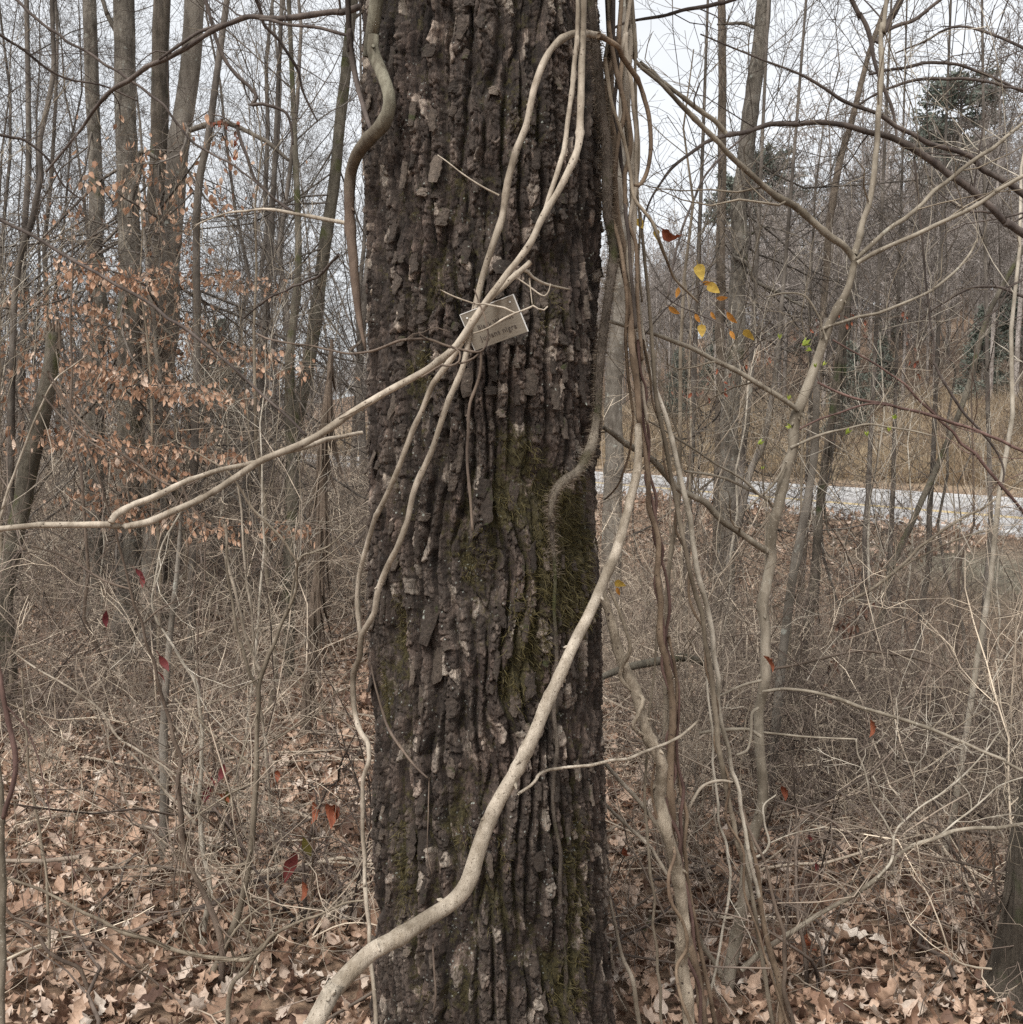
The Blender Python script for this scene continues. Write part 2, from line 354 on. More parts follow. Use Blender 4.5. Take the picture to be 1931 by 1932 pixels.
# ------------------------------------------------------------------ ground
def axis(lo, hi, n, p):
    s = np.linspace(-1, 1, n); s = np.sign(s) * np.abs(s) ** p
    return np.where(s < 0, -s * lo, s * hi)
gx = axis(-260, 330, 340, 2.6); gy = np.concatenate([np.linspace(-30, 1.5, 25), 1.5 + 500 * np.linspace(0, 1, 360)[1:] ** 2.4])
GX, GY = np.meshgrid(gx, gy); GZ = H(GX, GY)
nx, ny = len(gx), len(gy); idx = np.arange(nx * ny).reshape(ny, nx)
F = np.stack([idx[:-1, :-1], idx[:-1, 1:], idx[1:, 1:], idx[1:, :-1]], -1).reshape(-1, 4)
Lg = lat(GX, GY)
grass = np.clip((Lg - 26) / .6, 0, 1) * np.clip((40 - Lg) / 8, 0, 1)
green = np.clip(1 - np.abs(Lg - 14.0) / 1.4, 0, 1) * np.clip((GX - 6.2) / 1.2, 0, 1) * .8
g = obj('ground', mesh_from('ground', np.stack([GX, GY, GZ], -1), F, attrs={'grass': grass.ravel(), 'green': green.ravel()}), M['ground'])
tag(g, kind='structure')

def strip(name, L0, L1, s0, s1, z, th, mat, parent=None, nL=2, lane=False):
    s = np.linspace(s0, s1, 60); L = np.linspace(L0, L1, nL); V = []; A = []
    for zz in (z, z - th):
        for a in s:
            for l in L:
                p = RDIR * a + RNOR * l; V.append((p[0], p[1], zz)); A.append((l - L0) / (L1 - L0))
    ns = len(s); i = np.arange(ns * nL).reshape(ns, nL)
    Ft = np.stack([i[:-1, :-1], i[:-1, 1:], i[1:, 1:], i[1:, :-1]], -1).reshape(-1, 4)
    o = ns * nL; side = np.concatenate([np.stack([i[:-1, e], i[1:, e], i[1:, e] + o, i[:-1, e] + o], -1) for e in (0, -1)])
    return obj(name, mesh_from(name, V, np.concatenate([Ft, side]), smooth=False, attrs={'lane': A}), mat, parent)
road = tag(strip('road', 15.7, 25.6, -70, 330, -.10, .15, M['road'], nL=24), kind='structure')
strip('edge_line', 15.95, 16.07, -70, 330, -.095, .004, M['white_line'], road)
strip('edge_line', 24.2, 24.34, -70, 330, -.095, .004, M['white_line'], road)
strip('centre_line', 18.75, 18.86, -70, 330, -.095, .004, M['yellow_line'], road)
strip('centre_line', 19.02, 19.13, -70, 330, -.095, .004, M['yellow_line'], road)

# ------------------------------------------------------------------ scatter by geometry nodes
def scatter(name, pts, rot, scl, pick, templates, mat=None, **tg):
    me = bpy.data.meshes.new(name); me.vertices.add(len(pts)); me.vertices.foreach_set('co', np.asarray(pts, np.float32).ravel())
    a = me.attributes.new('rot', 'FLOAT_VECTOR', 'POINT'); a.data.foreach_set('vector', np.asarray(rot, np.float32).ravel())
    a = me.attributes.new('scl', 'FLOAT', 'POINT'); a.data.foreach_set('value', np.asarray(scl, np.float32))
    a = me.attributes.new('pick', 'INT', 'POINT'); a.data.foreach_set('value', np.asarray(pick, np.int32))
    o = bpy.data.objects.new(name, me); COL.objects.link(o)
    c = bpy.data.collections.new(name + '_kinds')
    for i, t in enumerate(templates):
        q = bpy.data.objects.new('%s_kind_%02d' % (name, i), t); c.objects.link(q)
    ng = bpy.data.node_groups.new(name, 'GeometryNodeTree')
    ng.interface.new_socket('Geometry', in_out='INPUT', socket_type='NodeSocketGeometry'); ng.interface.new_socket('Geometry', in_out='OUTPUT', socket_type='NodeSocketGeometry')
    gi = ng.nodes.new('NodeGroupInput'); go = ng.nodes.new('NodeGroupOutput'); ip = ng.nodes.new('GeometryNodeInstanceOnPoints')
    ci = ng.nodes.new('GeometryNodeCollectionInfo'); ci.inputs['Collection'].default_value = c
    ci.inputs['Separate Children'].default_value = True; ci.inputs['Reset Children'].default_value = True
    ip.inputs['Pick Instance'].default_value = True
    def na(n, ty):
        x = ng.nodes.new('GeometryNodeInputNamedAttribute'); x.data_type = ty; x.inputs[0].default_value = n
        return [s_ for s_ in x.outputs if s_.enabled and s_.name == 'Attribute'][0]
    l = ng.links.new
    l(gi.outputs[0], ip.inputs['Points']); l(ci.outputs[0], ip.inputs['Instance'])
    l(na('rot', 'FLOAT_VECTOR'), ip.inputs['Rotation']); l(na('scl', 'FLOAT'), ip.inputs['Scale']); l(na('pick', 'INT'), ip.inputs['Instance Index'])
    l(ip.outputs[0], go.inputs[0])
    md = o.modifiers.new('scatter', 'NODES'); md.node_group = ng
    return tag(o, kind='stuff', **tg)

# ------------------------------------------------------------------ leaves
def leaf_mesh(name, prof, length, width, mat, curl=.3, fold=.25, seed=0, stem=.25, n=9, tip=0):
    """prof(t)-> half width 0..1 ; leaf along +X from its base, thin solid-looking sheet with midrib fold"""
    r = np.random.default_rng(seed); t = np.linspace(0, 1, n); hw = np.array([prof(x) for x in t]) * width / 2
    c1, c2 = curl * (r.random() * 1.4 - .4), (r.random() - .5) * curl
    V = []
    z0 = length * (c1 * (t - .5) ** 2 * 2 + c2 * t ** 3)
    for i in range(n):
        x = t[i] * length; tw = (r.random() - .5) * .35 * curl
        V += [(x, -hw[i], z0[i] + hw[i] * (fold + tw)), (x, 0, z0[i]), (x, hw[i], z0[i] + hw[i] * (fold - tw + (r.random() - .5) * curl))]
    F4 = []
    for i in range(n - 1):
        a = i * 3; F4 += [(a, a + 3, a + 4, a + 1), (a + 1, a + 4, a + 5, a + 2)]
    b = len(V); s_ = length * .012
    V += [(0, -s_, z0[0]), (0, s_, z0[0]), (-stem * length, s_, z0[0] + stem * length * .2), (-stem * length, -s_, z0[0] + stem * length * .2)]
    F4.append((b, b + 1, b + 2, b + 3))
    me = mesh_from(name, V, F4, smooth=True); me.materials.append(M[mat]); return me
def oak(t): return max(.03, (math.sin(math.pi * min(t * 1.02, 1)) ** .55) * (.68 + .30 * math.cos(t * 2 * math.pi * 3.5 + 2.4)))
def oak2(t): return max(.03, (math.sin(math.pi * min(t * 1.02, 1) ** 1.3) ** .7) * (.75 + .25 * math.cos(t * 2 * math.pi * 4.5 + 2.4)))
def ovate(t): return max(.02, math.sin(math.pi * t ** .8) ** .85)
def lance(t): return max(.02, math.sin(math.pi * t) ** 1.1)
def heart(t): return max(.02, math.sin(math.pi * (t ** .55)) ** .8)
litter = [leaf_mesh('fallen_oak_leaf', oak, .13, .095, 'litter_leaf', .5, .2, 1, n=15), leaf_mesh('fallen_oak_leaf', oak, .15, .10, 'litter_leaf', .8, .4, 2, n=15),
          leaf_mesh('fallen_leaf', ovate, .085, .05, 'litter_leaf', .5, .3, 3), leaf_mesh('fallen_leaf', ovate, .10, .062, 'litter_leaf', .9, .6, 4),
          leaf_mesh('fallen_oak_leaf', oak, .11, .09, 'litter_leaf', 1.1, -.4, 5, n=15), leaf_mesh('fallen_leaf', lance, .10, .045, 'litter_leaf', 1.0, .8, 6),
          leaf_mesh('fallen_oak_leaf', oak2, .13, .07, 'litter_leaf', 1.4, .9, 7, n=15), leaf_mesh('fallen_leaf', ovate, .07, .055, 'litter_leaf', 1.3, -.5, 8), leaf_mesh('fallen_leaf', ovate, .05, .045, 'litter_leaf', 1.5, .3, 9), leaf_mesh('fallen_oak_leaf', oak2, .12, .085, 'litter_leaf', 1.6, -.6, 10, n=15)]
def in_view(X, Y, m=.08): return (np.abs(X) < (.477 + m) * Y + .5)
def lrot(n, tilt=.55): return np.stack([rng.normal(size=n) * tilt, rng.normal(size=n) * tilt, rng.random(n) * 6.283], -1)
def litter_points(n, y0, y1, Lmax=14.6):
    Y = np.sqrt(rng.random(n) * (y1 ** 2 - y0 ** 2) + y0 ** 2); X = (rng.random(n) * 2 - 1) * (.6 * Y + .5)
    k = (lat(X, Y) < Lmax) & ((X + .06) ** 2 + (Y - 2.5) ** 2 > .1); X = X[k]; Y = Y[k]
    return X, Y, H(X, Y)
# the 290 leaves that show largest are things of their own
X, Y, Z = litter_points(700, 3.0, 4.6)
vis = in_view(X, Y, 0) & ((X < -.55) | (X > .55)); X, Y, Z = X[vis][:290], Y[vis][:290], Z[vis][:290]
for i in range(len(X)):
    o = bpy.data.objects.new('fallen_leaf', litter[rng.integers(0, 10)]); COL.objects.link(o)
    o.location = (X[i], Y[i], Z[i] + .035 + .03 * rng.random()); o.rotation_euler = tuple(lrot(1, .35)[0]); s_ = .42 + .42 * rng.random(); o.scale = (s_,) * 3
    tag(o, 'dry tan brown leaf lying in the litter near the walnut tree', 'leaf', 'fallen leaves lying on the near ground')
X1, Y1, Z1 = litter_points(46000, 2.4, 8, 11.5); X2, Y2, Z2 = litter_points(60000, 8, 19, 12.2); X3, Y3, Z3 = litter_points(24000, 19, 34, 16.4)
Xa = np.concatenate([X1, X2, X3]); Ya = np.concatenate([Y1, Y2, Y3]); Za = np.concatenate([Z1, Z2, Z3]); n = len(Xa)
sc = np.concatenate([.28 + .42 * rng.random(len(X1)) ** 1.5, .42 + .40 * rng.random(len(X2)), 1.0 + .7 * rng.random(len(X3))])
scatter('leaf_litter', np.stack([Xa, Ya, Za + .012 + .03 * rng.random(n)], -1), lrot(n), sc, rng.integers(0, 10, n), litter, label='tan and brown fallen oak leaves carpeting the forest floor', cat='leaf litter')

# ------------------------------------------------------------------ the walnut trunk
TC = np.array([-.066, 2.5])
def tr_c(z): return -.066 + np.interp(z, [0, .3, 1.4, 2.7, 9], [.022, .02, .0, .003, .02])
def tr_R(z): return np.interp(z, [-.3, 0, .25, .8, 1.4, 2.7, 5, 12], [.40, .32, .284, .274, .2655, .268, .25, .17])
def pnoise(u, v, nu, cv, seed):       # periodic in u
    r = np.random.default_rng(seed).random((nu, 997)); x = (u % 1) * nu; y = v / cv + 50
    ix = np.floor(x).astype(int) % nu; iy = np.floor(y).astype(int); fx = x - np.floor(x); fy = y - iy
    fx = fx * fx * (3 - 2 * fx); fy = fy * fy * (3 - 2 * fy); iy %= 996; jx = (ix + 1) % nu
    return (r[ix, iy] * (1 - fx) + r[jx, iy] * fx) * (1 - fy) + (r[ix, iy + 1] * (1 - fx) + r[jx, iy + 1] * fx) * fy
def voro(u, v, nu, cv, seed, pw=2.0, jit=.8):
    rr = np.random.default_rng(seed); rx = rr.random((nu, 499)); ry = rr.random((nu, 499)); rid = rr.random((nu, 499))
    x = (u % 1) * nu; y = v / cv + 20; ix = np.floor(x).astype(int); iy = np.floor(y).astype(int)
    F1 = np.full(x.shape, 9.); F2 = F1.copy(); ID = np.zeros(x.shape); DY = np.zeros(x.shape)
    for a in (-1, 0, 1):
        for b in (-1, 0, 1):
            cx = (ix + a) % nu; cy = (iy + b) % 499
            dx = ix + a + .5 + (rx[cx, cy] - .5) * jit - x; dy = iy + b + .5 + (ry[cx, cy] - .5) * jit - y
            d = (np.abs(dx) ** pw + np.abs(dy) ** pw) ** (1 / pw)
            m = d < F1; F2 = np.where(m, F1, np.minimum(F2, d)); ID = np.where(m, rid[cx, cy], ID); DY = np.where(m, -dy, DY); F1 = np.where(m, d, F1)
    return F1, F2, ID, DY
def ss(a, b, x): t = np.clip((x - a) / (b - a), 0, 1); return t * t * (3 - 2 * t)
def bark(th, z):
    u = th / (2 * np.pi); cu = 1.75
    wu = u + ((pnoise(u, z, 14, .22, 5) - .5) * .028 + (pnoise(u, z, 40, .07, 6) - .5) * .007 + (pnoise(u, z, 110, .025, 7) - .5) * .005) / 1.0
    wv = z + (pnoise(u, z, 60, .05, 8) - .5) * .03 + (pnoise(u, z, 170, .016, 18) - .5) * .010
    f1, f2, id1, _ = voro(wu, z + (pnoise(u, z, 20, .3, 9) - .5) * .3, 46, .50, 21)
    e1 = f2 - f1; ridge = ss(0, .50, e1)
    g1, g2, id2, dy2 = voro(wu * 1.0 + .13, wv, 78, .036, 22, 4.0, .9); e2 = g2 - g1; crack = 1 - ss(0, .075, e2)
    k1, k2, id3, dy3 = voro(wu, wv, 150, .012, 23, 4.0, .9); e3 = k2 - k1
    amp = .35 + .9 * pnoise(u, z, 26, .12, 10)
    h = -.024 * (1 - ridge) ** 1.25 + .010 * (id1 - .5)
    h += ridge * (.0042 * (id2 - .45) - .0048 * dy2 * amp - .0055 * crack)
    h += (.35 + .65 * ridge) * (.0034 * (id3 - .5) - .0028 * dy3 - .0028 * (1 - ss(0, .2, e3)))
    h += (pnoise(u, z, 300, .022, 11) - .5) * .0050 + (pnoise(u, z, 420, .0055, 14) - .5) * .002 + (pnoise(u, z, 9, .5, 12) - .5) * .012
    cell = .45 * id2 + .28 * id3 + .18 * pnoise(u, z, 16, .16, 13) + .22 * ridge - .12 + .25 * (id2 > .9)
    # moss: the patches the photograph shows, as (angle offset, height, half sizes)
    return h, cell, ridge
def face_x(x, y, off=0):              # x,y pixel -> (theta, z) on trunk surface facing camera
    r = .275; t = ray(x, y); a = t[0] ** 2 + 1; 
    bq = -2 * (t[0] * TC[0] + TC[1]); c = TC[0] ** 2 + TC[1] ** 2 - r * r; D = bq * bq - 4 * a * c
    s_ = (-bq - math.sqrt(max(D, 0))) / (2 * a); p = np.array([0, 0, CAMZ]) + t * s_
    return math.atan2(p[1] - TC[1], p[0] - TC[0]), p[2]
patches = [(985, 850, 40, 50, .75), (960, 960, 60, 50, .8), (900, 1010, 60, 90, .5), (1078, 1060, 85, 130, 1.5), (1000, 1210, 60, 110, .8), (1080, 1650, 50, 160, .8), (1060, 1850, 60, 90, .9), (780, 700, 60, 60, .45),
           (980, 230, 60, 70, .4), (800, 530, 90, 80, .4), (745, 1150, 30, 200, .5), (750, 1650, 50, 150, .6), (850, 1560, 60, 90, .4), (710, 1300, 20, 60, .9), (1050, 600, 50, 60, .5), (820, 350, 80, 60, .3), (970, 1290, 40, 50, .8), (930, 1700, 40, 130, .4), (850, 1880, 90, 40, .4)]
def mossf(th, z):
    m = np.zeros(np.shape(th))
    for (x, y, sx, sy, wgt) in patches:
        a, zz = face_x(x, y); d = (th - a + np.pi) % (2 * np.pi) - np.pi
        q = (d * .27 / (sx * .00112)) ** 2 + ((z - zz) / (sy * .00112)) ** 2; m = np.maximum(m, wgt * np.exp(-q * .8))
    return m
def bark_surface(th, z):
    h, cell, ridge = bark(th, z); mo = mossf(th, z)
    r = tr_R(z) + h; return r, cell, ridge, mo
thf = np.radians(np.linspace(-90 - 104, -90 + 104, 460)); thb = np.radians(np.linspace(-90 + 104, 270 - 104, 80))[1:-1]
th = np.concatenate([thf, thb]); zz = np.concatenate([np.linspace(-.3, .2, 60)[:-1], np.linspace(.2, 2.8, 1020), 2.8 + np.linspace(0, 1, 160)[1:] ** 1.5 * 6])
TH, ZZ = np.meshgrid(th, zz)
r_, cell, ridge, mo = bark_surface(TH, ZZ)
r_ = r_ + np.clip(.12 - ZZ, 0, 1) * .25 * (.5 + .5 * np.sin(TH * 5))
mossatt = mo * .95 + .42 * (1 - ridge) + .16 * (pnoise(TH / 6.2832, ZZ, 9, .3, 32) - .5) + .12 * (pnoise(TH / 6.2832, ZZ, 18, .1, 31) - .5)
V = np.stack([tr_c(ZZ) + r_ * np.cos(TH), 2.5 + r_ * np.sin(TH), ZZ], -1)
nr, nc = TH.shape; i = np.arange(nr * nc).reshape(nr, nc); j = np.roll(i, -1, 1)
F = np.stack([i[:-1], j[:-1], j[1:], i[1:]], -1).reshape(-1, 4)
walnut = empty('walnut_tree', 'huge dark walnut tree with deep mossy bark ridges carrying a small engraved plate', 'tree')
obj('trunk', mesh_from('trunk', V, F, smooth=True, attrs={'cell': cell.ravel(), 'moss': mossatt.ravel()}), M['walnut'], walnut)
# limbs above the frame
lb = MB(); tp = np.array([[[-.05 + .0 * t, 2.5, 8.6 + t * 1.2] for t in range(6)]], float)
lb.tubes(tp, np.linspace(.19, .08, 6)[None], 12)
q, r = spawn(tp, np.linspace(.19, .1, 6)[None], 9, 50, .6, .55, 7, .15, .08); lb.tubes(q, r, 8)
q, r = spawn(q, r, 6, 45, .5, .5, 5, .2, .05); lb.tubes(q, r, 4); q, r = spawn(q, r, 5, 45, .5, .5, 4, .2, .05); lb.tubes(q, r, 3)
lb.build('limb', M['trunk_grey'], walnut)

# loose bark plates
plates = []
for s_ in range(12):
    r = np.random.default_rng(100 + s_); nu_, nv_ = 5, 8; V = []; prof = np.interp(np.arange(nv_), [0, 2, 5, 7], [.35 + .5 * r.random(), .9, 1, .35 + .6 * r.random()]); cx_ = np.cumsum(r.normal(size=nv_)) * .05
    wd = .5 * (.7 + .5 * r.random()); edge = (r.random((nv_, 2)) - .5) * .5
    slant = (r.random() - .5) * .5
    for side in (0, 1):
        for a in range(nv_):
            tz = a / (nv_ - 1) - .5
            wl = cx_[a] - wd * (1 + edge[a, 0]) * prof[a]; wr = cx_[a] + wd * (1 + edge[a, 1]) * prof[a]
            for c in range(nu_):
                x = wl + (wr - wl) * c / (nu_ - 1)
                z = tz + x * slant * (1 if a in (0, nv_ - 1) else .3) + (r.random() - .5) * .05
                y = -.0 + (.10 * x * x) * 2 + (r.random() - .5) * .04 - .10 * (tz < -.3) * r.random()
                V.append((x, y + (.10 if side else -.06 * (1 - abs(2 * c / (nu_ - 1) - 1) ** 4)), z))
    i = np.arange(nu_ * nv_).reshape(nv_, nu_); o_ = nu_ * nv_
    Fa = np.stack([i[:-1, :-1], i[:-1, 1:], i[1:, 1:], i[1:, :-1]], -1).reshape(-1, 4)
    ring = list(i[0, :]) + list(i[1:, -1]) + list(i[-1, -2::-1]) + list(i[-2:0:-1, 0]); rg_ = np.array(ring); r2 = np.roll(rg_, -1)
    plates.append(mesh_from('bark_plate', V, np.concatenate([Fa, Fa + o_, np.stack([rg_, rg_ + o_, r2 + o_, r2], -1)]), smooth=False))
    plates[-1].materials.append(M['plate'])
cnt = 0; tries = 0; placed = []
special = [(668, 640, .04, .07, 1.6), (668, 1000, .035, .09, 1.4), (672, 1040, .03, .06, 1.2), (940, 505, .035, .035, .9), (918, 950, .026, .085, .35), (905, 920, .028, .04, .3), (690, 870, .03, .06, .8), (1075, 880, .05, .03, .7), (975, 930, .03, .08, .3), (1105, 720, .03, .1, .3), (795, 1170, .035, .11, .3), (810, 1250, .03, .1, .3), (1000, 720, .028, .055, .3)]
while cnt < 290 and tries < 6000:
    tries += 1
    if cnt < len(special): x, y, wdt, hgt, lift = special[cnt]; a, z = face_x(x, y)
    else:
        a = math.radians(-90 + rng.normal() * 55 if rng.random() < .3 else -90 + (rng.random() - .5) * 176); z = .2 + rng.random() * 2.55
        wdt = .011 + .015 * rng.random(); hgt = .018 + .045 * rng.random() ** 1.5; lift = .15 + .3 * rng.random()
        if any(abs(a - b) * .27 < .5 * (wdt + w2) and abs(z - c) < .55 * (hgt + h2) for b, c, w2, h2 in placed): continue
        hh, ce, ri = bark(np.array([a]), np.array([z]))
        if ri[0] < .85: continue
    hh, ce, ri = bark(np.full(5, a) + np.linspace(-.4, .4, 5) * wdt / .27, np.array([z] * 5))
    rr = float(tr_R(z)) + float(hh.max()) + .0005 + (lift > .6) * .012
    o = bpy.data.objects.new('bark_plate', plates[rng.integers(0, 12)]); COL.objects.link(o); o.parent = walnut
    o.location = (float(tr_c(z)) + rr * math.cos(a), 2.5 + rr * math.sin(a), z)
    o.rotation_euler = (-lift * .5, rng.normal() * .07, a + math.pi / 2); o.scale = (wdt, .024 + .014 * rng.random(), hgt); o.rotation_mode = 'ZYX' if False else 'XYZ'
    placed.append((a, z, wdt, hgt)); cnt += 1

# moss strands (stuff) on the trunk
def blades(mb, p, d, L, wd):          # curved two-segment strands
    side = unit(np.cross(d, rng.normal(size=d.shape))) * wd[:, None]
    a = p - side; b = p + side; m1 = p + d * (L * .5)[:, None]; dn = unit(d + rng.normal(size=d.shape) * .6 + np.array([0, 0, -.35])); e = m1 + dn * (L * .5)[:, None]
    V = np.stack([a, b, m1 + side * .7, m1 - side * .7, e], 1).reshape(-1, 3); n_ = np.arange(len(p))[:, None] * 5
    mb.add(V, n_ + np.array([[0, 1, 2, 3]]), n_ + np.array([[3, 2, 4]]))
mb = MB(); n = 90000
a = np.radians(-90 + (rng.random(n) - .5) * 190); z = .15 + rng.random(n) * 2.6
m_ = mossf(a, z) * 1.1 + (pnoise(a / 6.2832, z, 40, .05, 41) - .5) * .7; k = m_ > .40 + .35 * rng.random(n); a = a[k]; z = z[k]
rr, _, _, _ = bark_surface(a, z); nrm = np.stack([np.cos(a), np.sin(a), a * 0], -1)
p = np.stack([tr_c(z) + rr * np.cos(a), 2.5 + rr * np.sin(a), z], -1)
d = unit(nrm * .7 + rng.normal(size=nrm.shape) * .6 + np.array([0, 0, -.3]))
blades(mb, p, d, (.007 + .018 * rng.random(len(a))) * np.where((np.abs(z - 1.36) < .28) & (a > math.radians(-80)), 1.7, 1), np.full(len(a), .0008))
o = mb.build('moss', M['moss'], walnut); o['kind'] = 'stuff'

# ------------------------------------------------------------------ traced stems
def hug(x, y, off):
    Yf = 2.3; X = (x - 965.5) * K * Yf; dx = X + .066; return 2.5 - math.sqrt(max(.285 ** 2 - dx * dx, .003)) - off
def pts_of(s, Y, off=.02):
    v = [float(q) for q in s.split()]; xy = [(v[i], v[i + 1]) for i in range(0, len(v), 2)]; n_ = len(xy)
    if Y == 'hug': Ys = [hug(x, y, off) for x, y in xy]
    elif isinstance(Y, (int, float)): Ys = [Y] * n_
    else: Ys = np.interp(np.linspace(0, 1, n_), np.linspace(0, 1, len(Y)), Y)
    return xy, [P(x, y, q) for (x, y), q in zip(xy, Ys)], list(Ys)
SEED = [500]
def stroke(s, w, Y, off=.02, sides=8, step=None, rough=.09, knots=.16, e0=0, e1=0, wob=.6):
    """s pixel path, w width(s) in photo px, Y depth(s); e0/e1 extend the ends by metres (straight on / to the ground)"""
    xy, pt, Ys = pts_of(s, Y, off); n_ = len(pt); SEED[0] += 1; r = np.random.default_rng(SEED[0])
    ws = np.interp(np.linspace(0, 1, n_), np.linspace(0, 1, len(w)), w) if not isinstance(w, (int, float)) else np.full(n_, w)
    rad = [q * .5 * K * y for q, y in zip(ws, Ys)]
    pt = [np.array(p_) for p_ in pt]
    if e0: d = unit(pt[0] - pt[1]); pt.insert(0, pt[0] + d * e0); rad.insert(0, rad[0])
    if e1 == 'g':
        p_ = pt[-1]; d = pt[-1] - pt[-2]; d = d / (abs(d[2]) + 1e-6); d[:2] = np.clip(d[:2], -.5, .5); gz = float(H(p_[0], p_[1])) - .06
        if p_[2] > gz: pt.append(p_ + d * (p_[2] - gz) if d[2] < 0 else np.array([p_[0], p_[1], gz])); rad.append(rad[-1] * 1.15)
    elif e1: d = unit(pt[-1] - pt[-2]); pt.append(pt[-1] + d * e1); rad.append(rad[-1] * .8)
    av = float(np.mean(rad)); step = step or max(.012, av * 2.2)
    Q, R = smooth_line(pt, rad, step)
    m = len(Q)
    if m > 4:      # gentle organic wander
        k = max(3, m // 5); jit = np.stack([np.interp(np.arange(m), np.linspace(0, m - 1, k), r.normal(size=k)) for _ in range(3)], -1)
        Q = Q + jit * av * wob * np.sin(np.linspace(0, np.pi, m))[:, None]
        R = R * (1 + (np.interp(np.arange(m), np.linspace(0, m - 1, max(3, m // 2)), r.random(max(3, m // 2))) - .5) * 2 * rough)
        for c in r.integers(1, m - 1, int(m * knots * .5) + 1): R[c] *= 1 + .22 * r.random()
    return Q, R, sides
def add(mb, st): mb.tubes(st[0][None], st[1][None], st[2], cap=True)
def bumps(mb, Q, R, n_, rg):          # bud / knot stubs
    i = rg.integers(1, len(Q) - 1, n_); d = unit(Q[np.minimum(i + 1, len(Q) - 1)] - Q[i - 1]); rn = unit(rg.normal(size=(n_, 3))); pp = unit(rn - (rn * d).sum(1, keepdims=True) * d)
    s0 = Q[i] + pp * R[i][:, None] * .6; L = R[i][:, None] * (.7 + .6 * rg.random((n_, 1)))
    mb.tubes(np.stack([s0, s0 + pp * L * .5 + d * L * .25, s0 + pp * L * .85 + d * L * .6], 1), np.stack([R[i] * .38, R[i] * .3, R[i] * .1], 1), 5)
def twigs(parent, strokes, k, ln, mat, ang=50, up=.03, sub=4, wob=.22, rmin=.0009, third=0, seed=0):
    rg = np.random.default_rng(900 + SEED[0] + seed); mb = MB()
    for Q, R, _ in strokes:
        Lt = np.linalg.norm(np.diff(Q, axis=0), axis=1).sum(); kk = max(1, int(k * Lt))
        q, r = spawn(Q[None], R[None] * .6, kk, ang, ln / Lt, .6, 7, wob, up, .08, 1, rmin, rg); mb.tubes(q, r, 4)
        if sub:
            q2, r2 = spawn(q, r, sub, 50, .5, .7, 5, wob, up, .2, 1, rmin * .8, rg); mb.tubes(q2, r2, 3)
            if third: q3, r3 = spawn(q2, r2, third, 50, .5, .7, 4, wob, up, .2, 1, rmin * .7, rg); mb.tubes(q3, r3, 3)
    o = mb.build('twigs', M[mat], parent); o['kind'] = 'stuff'; return o

def stem_thing(name, label, cat, mat, main, branches=(), tw=None, nb=6, mainname='stem', brname='branch'):
    """main: list of strokes forming the stem; branches: strokes each a part"""
    simple = not branches and not tw
    mb = MB(); rg = np.random.default_rng(SEED[0])
    for st in main: add(mb, st); bumps(mb, st[0], st[1], nb, rg)
    if simple: return tag(mb.build(name, M[mat]), label, cat)
    root = empty(name, label, cat); root.location = tuple(float(q) for q in main[0][0][-1]); 
    def shift(o):
        o.location = tuple(-q for q in root.location); return o
    shift(mb.build(mainname, M[mat], root)); bst = []
    for b in branches:
        m2 = MB(); add(m2, b); bumps(m2, b[0], b[1], 3, rg); shift(m2.build(brname, M[mat], root)); bst.append(b)
    if tw:
        tk = dict(tw); on = tk.pop('on', 'branches'); shift(twigs(root, (bst if on == 'branches' else list(main) + bst), **tk))
    return root
S = stroke

# --- vines on and around the walnut
stem_thing('climbing_vine', 'thick S-bent climbing vine gripping the upper left edge of the walnut trunk', 'vine', 'vine_green',
    [S('712 0 707 40 704 90 716 125 730 160 736 195 724 232 696 262 674 292 662 330 660 375 661 430 666 480 671 540 678 600 690 660', [25, 25, 24, 23, 25, 26, 25, 21, 20, 19, 18, 14, 4], 'hug', .03, sides=14, e0=1.5, rough=.04, wob=.1)], nb=10)
stem_thing('climbing_vine', 'dark slender vine running beside the thick S-bent vine at top left of the trunk', 'vine', 'dark_twig',
    [S('656 0 658 55 664 110 676 165 690 215 702 250', [11, 11, 10, 8], (2.42, 2.45, 2.35), sides=8, e0=1.2)])
stem_thing('hanging_vine', 'pale vine arching over the top right of the trunk and down behind the plate crossing', 'vine', 'vine_pale',
    [S('1139 70 1128 67 1107 63 1085 63 1062 72 1042 90 1029 112 1018 138 1009 165 999 205 990 240 978 277 966 312 955 345 947 380 939 417 930 450 921 484 912 520 906 548 900 576 880 620 855 667 836 703 814 741 797 774 780 807 764 848 749 890 733 930 722 956 708 985 697 1015 689 1042 682 1070 677 1105 675 1140 680 1200', [12, 13, 12, 13, 13, 12, 11, 10, 10, 9, 9], 'hug', .045, sides=10)],
    [S('942 368 924 359 906 349 885 336 865 322 845 306 826 292', [4, 3, 2], 'hug', .06, sides=5)], nb=12, brname='side_twig')
stem_thing('hanging_vine', 'pale vine passing under the plate and sweeping down the left edge of the trunk', 'vine', 'vine_pale',
    [S('893 600 884 645 874 691 860 727 847 759 832 800 817 843 802 877 787 911 775 955 764 997 752 1032 737 1066 718 1108 702 1160 689 1200 680 1230 672 1265 668 1305 668 1335 674 1366 682 1386 691 1400 694 1422 694 1440 689 1465 685 1500 682 1568 683 1600 686 1634 690 1670 693 1710', [10, 11, 11, 11, 11, 10, 9, 8, 8], 'hug', .035, sides=10, e1='g')], nb=12)
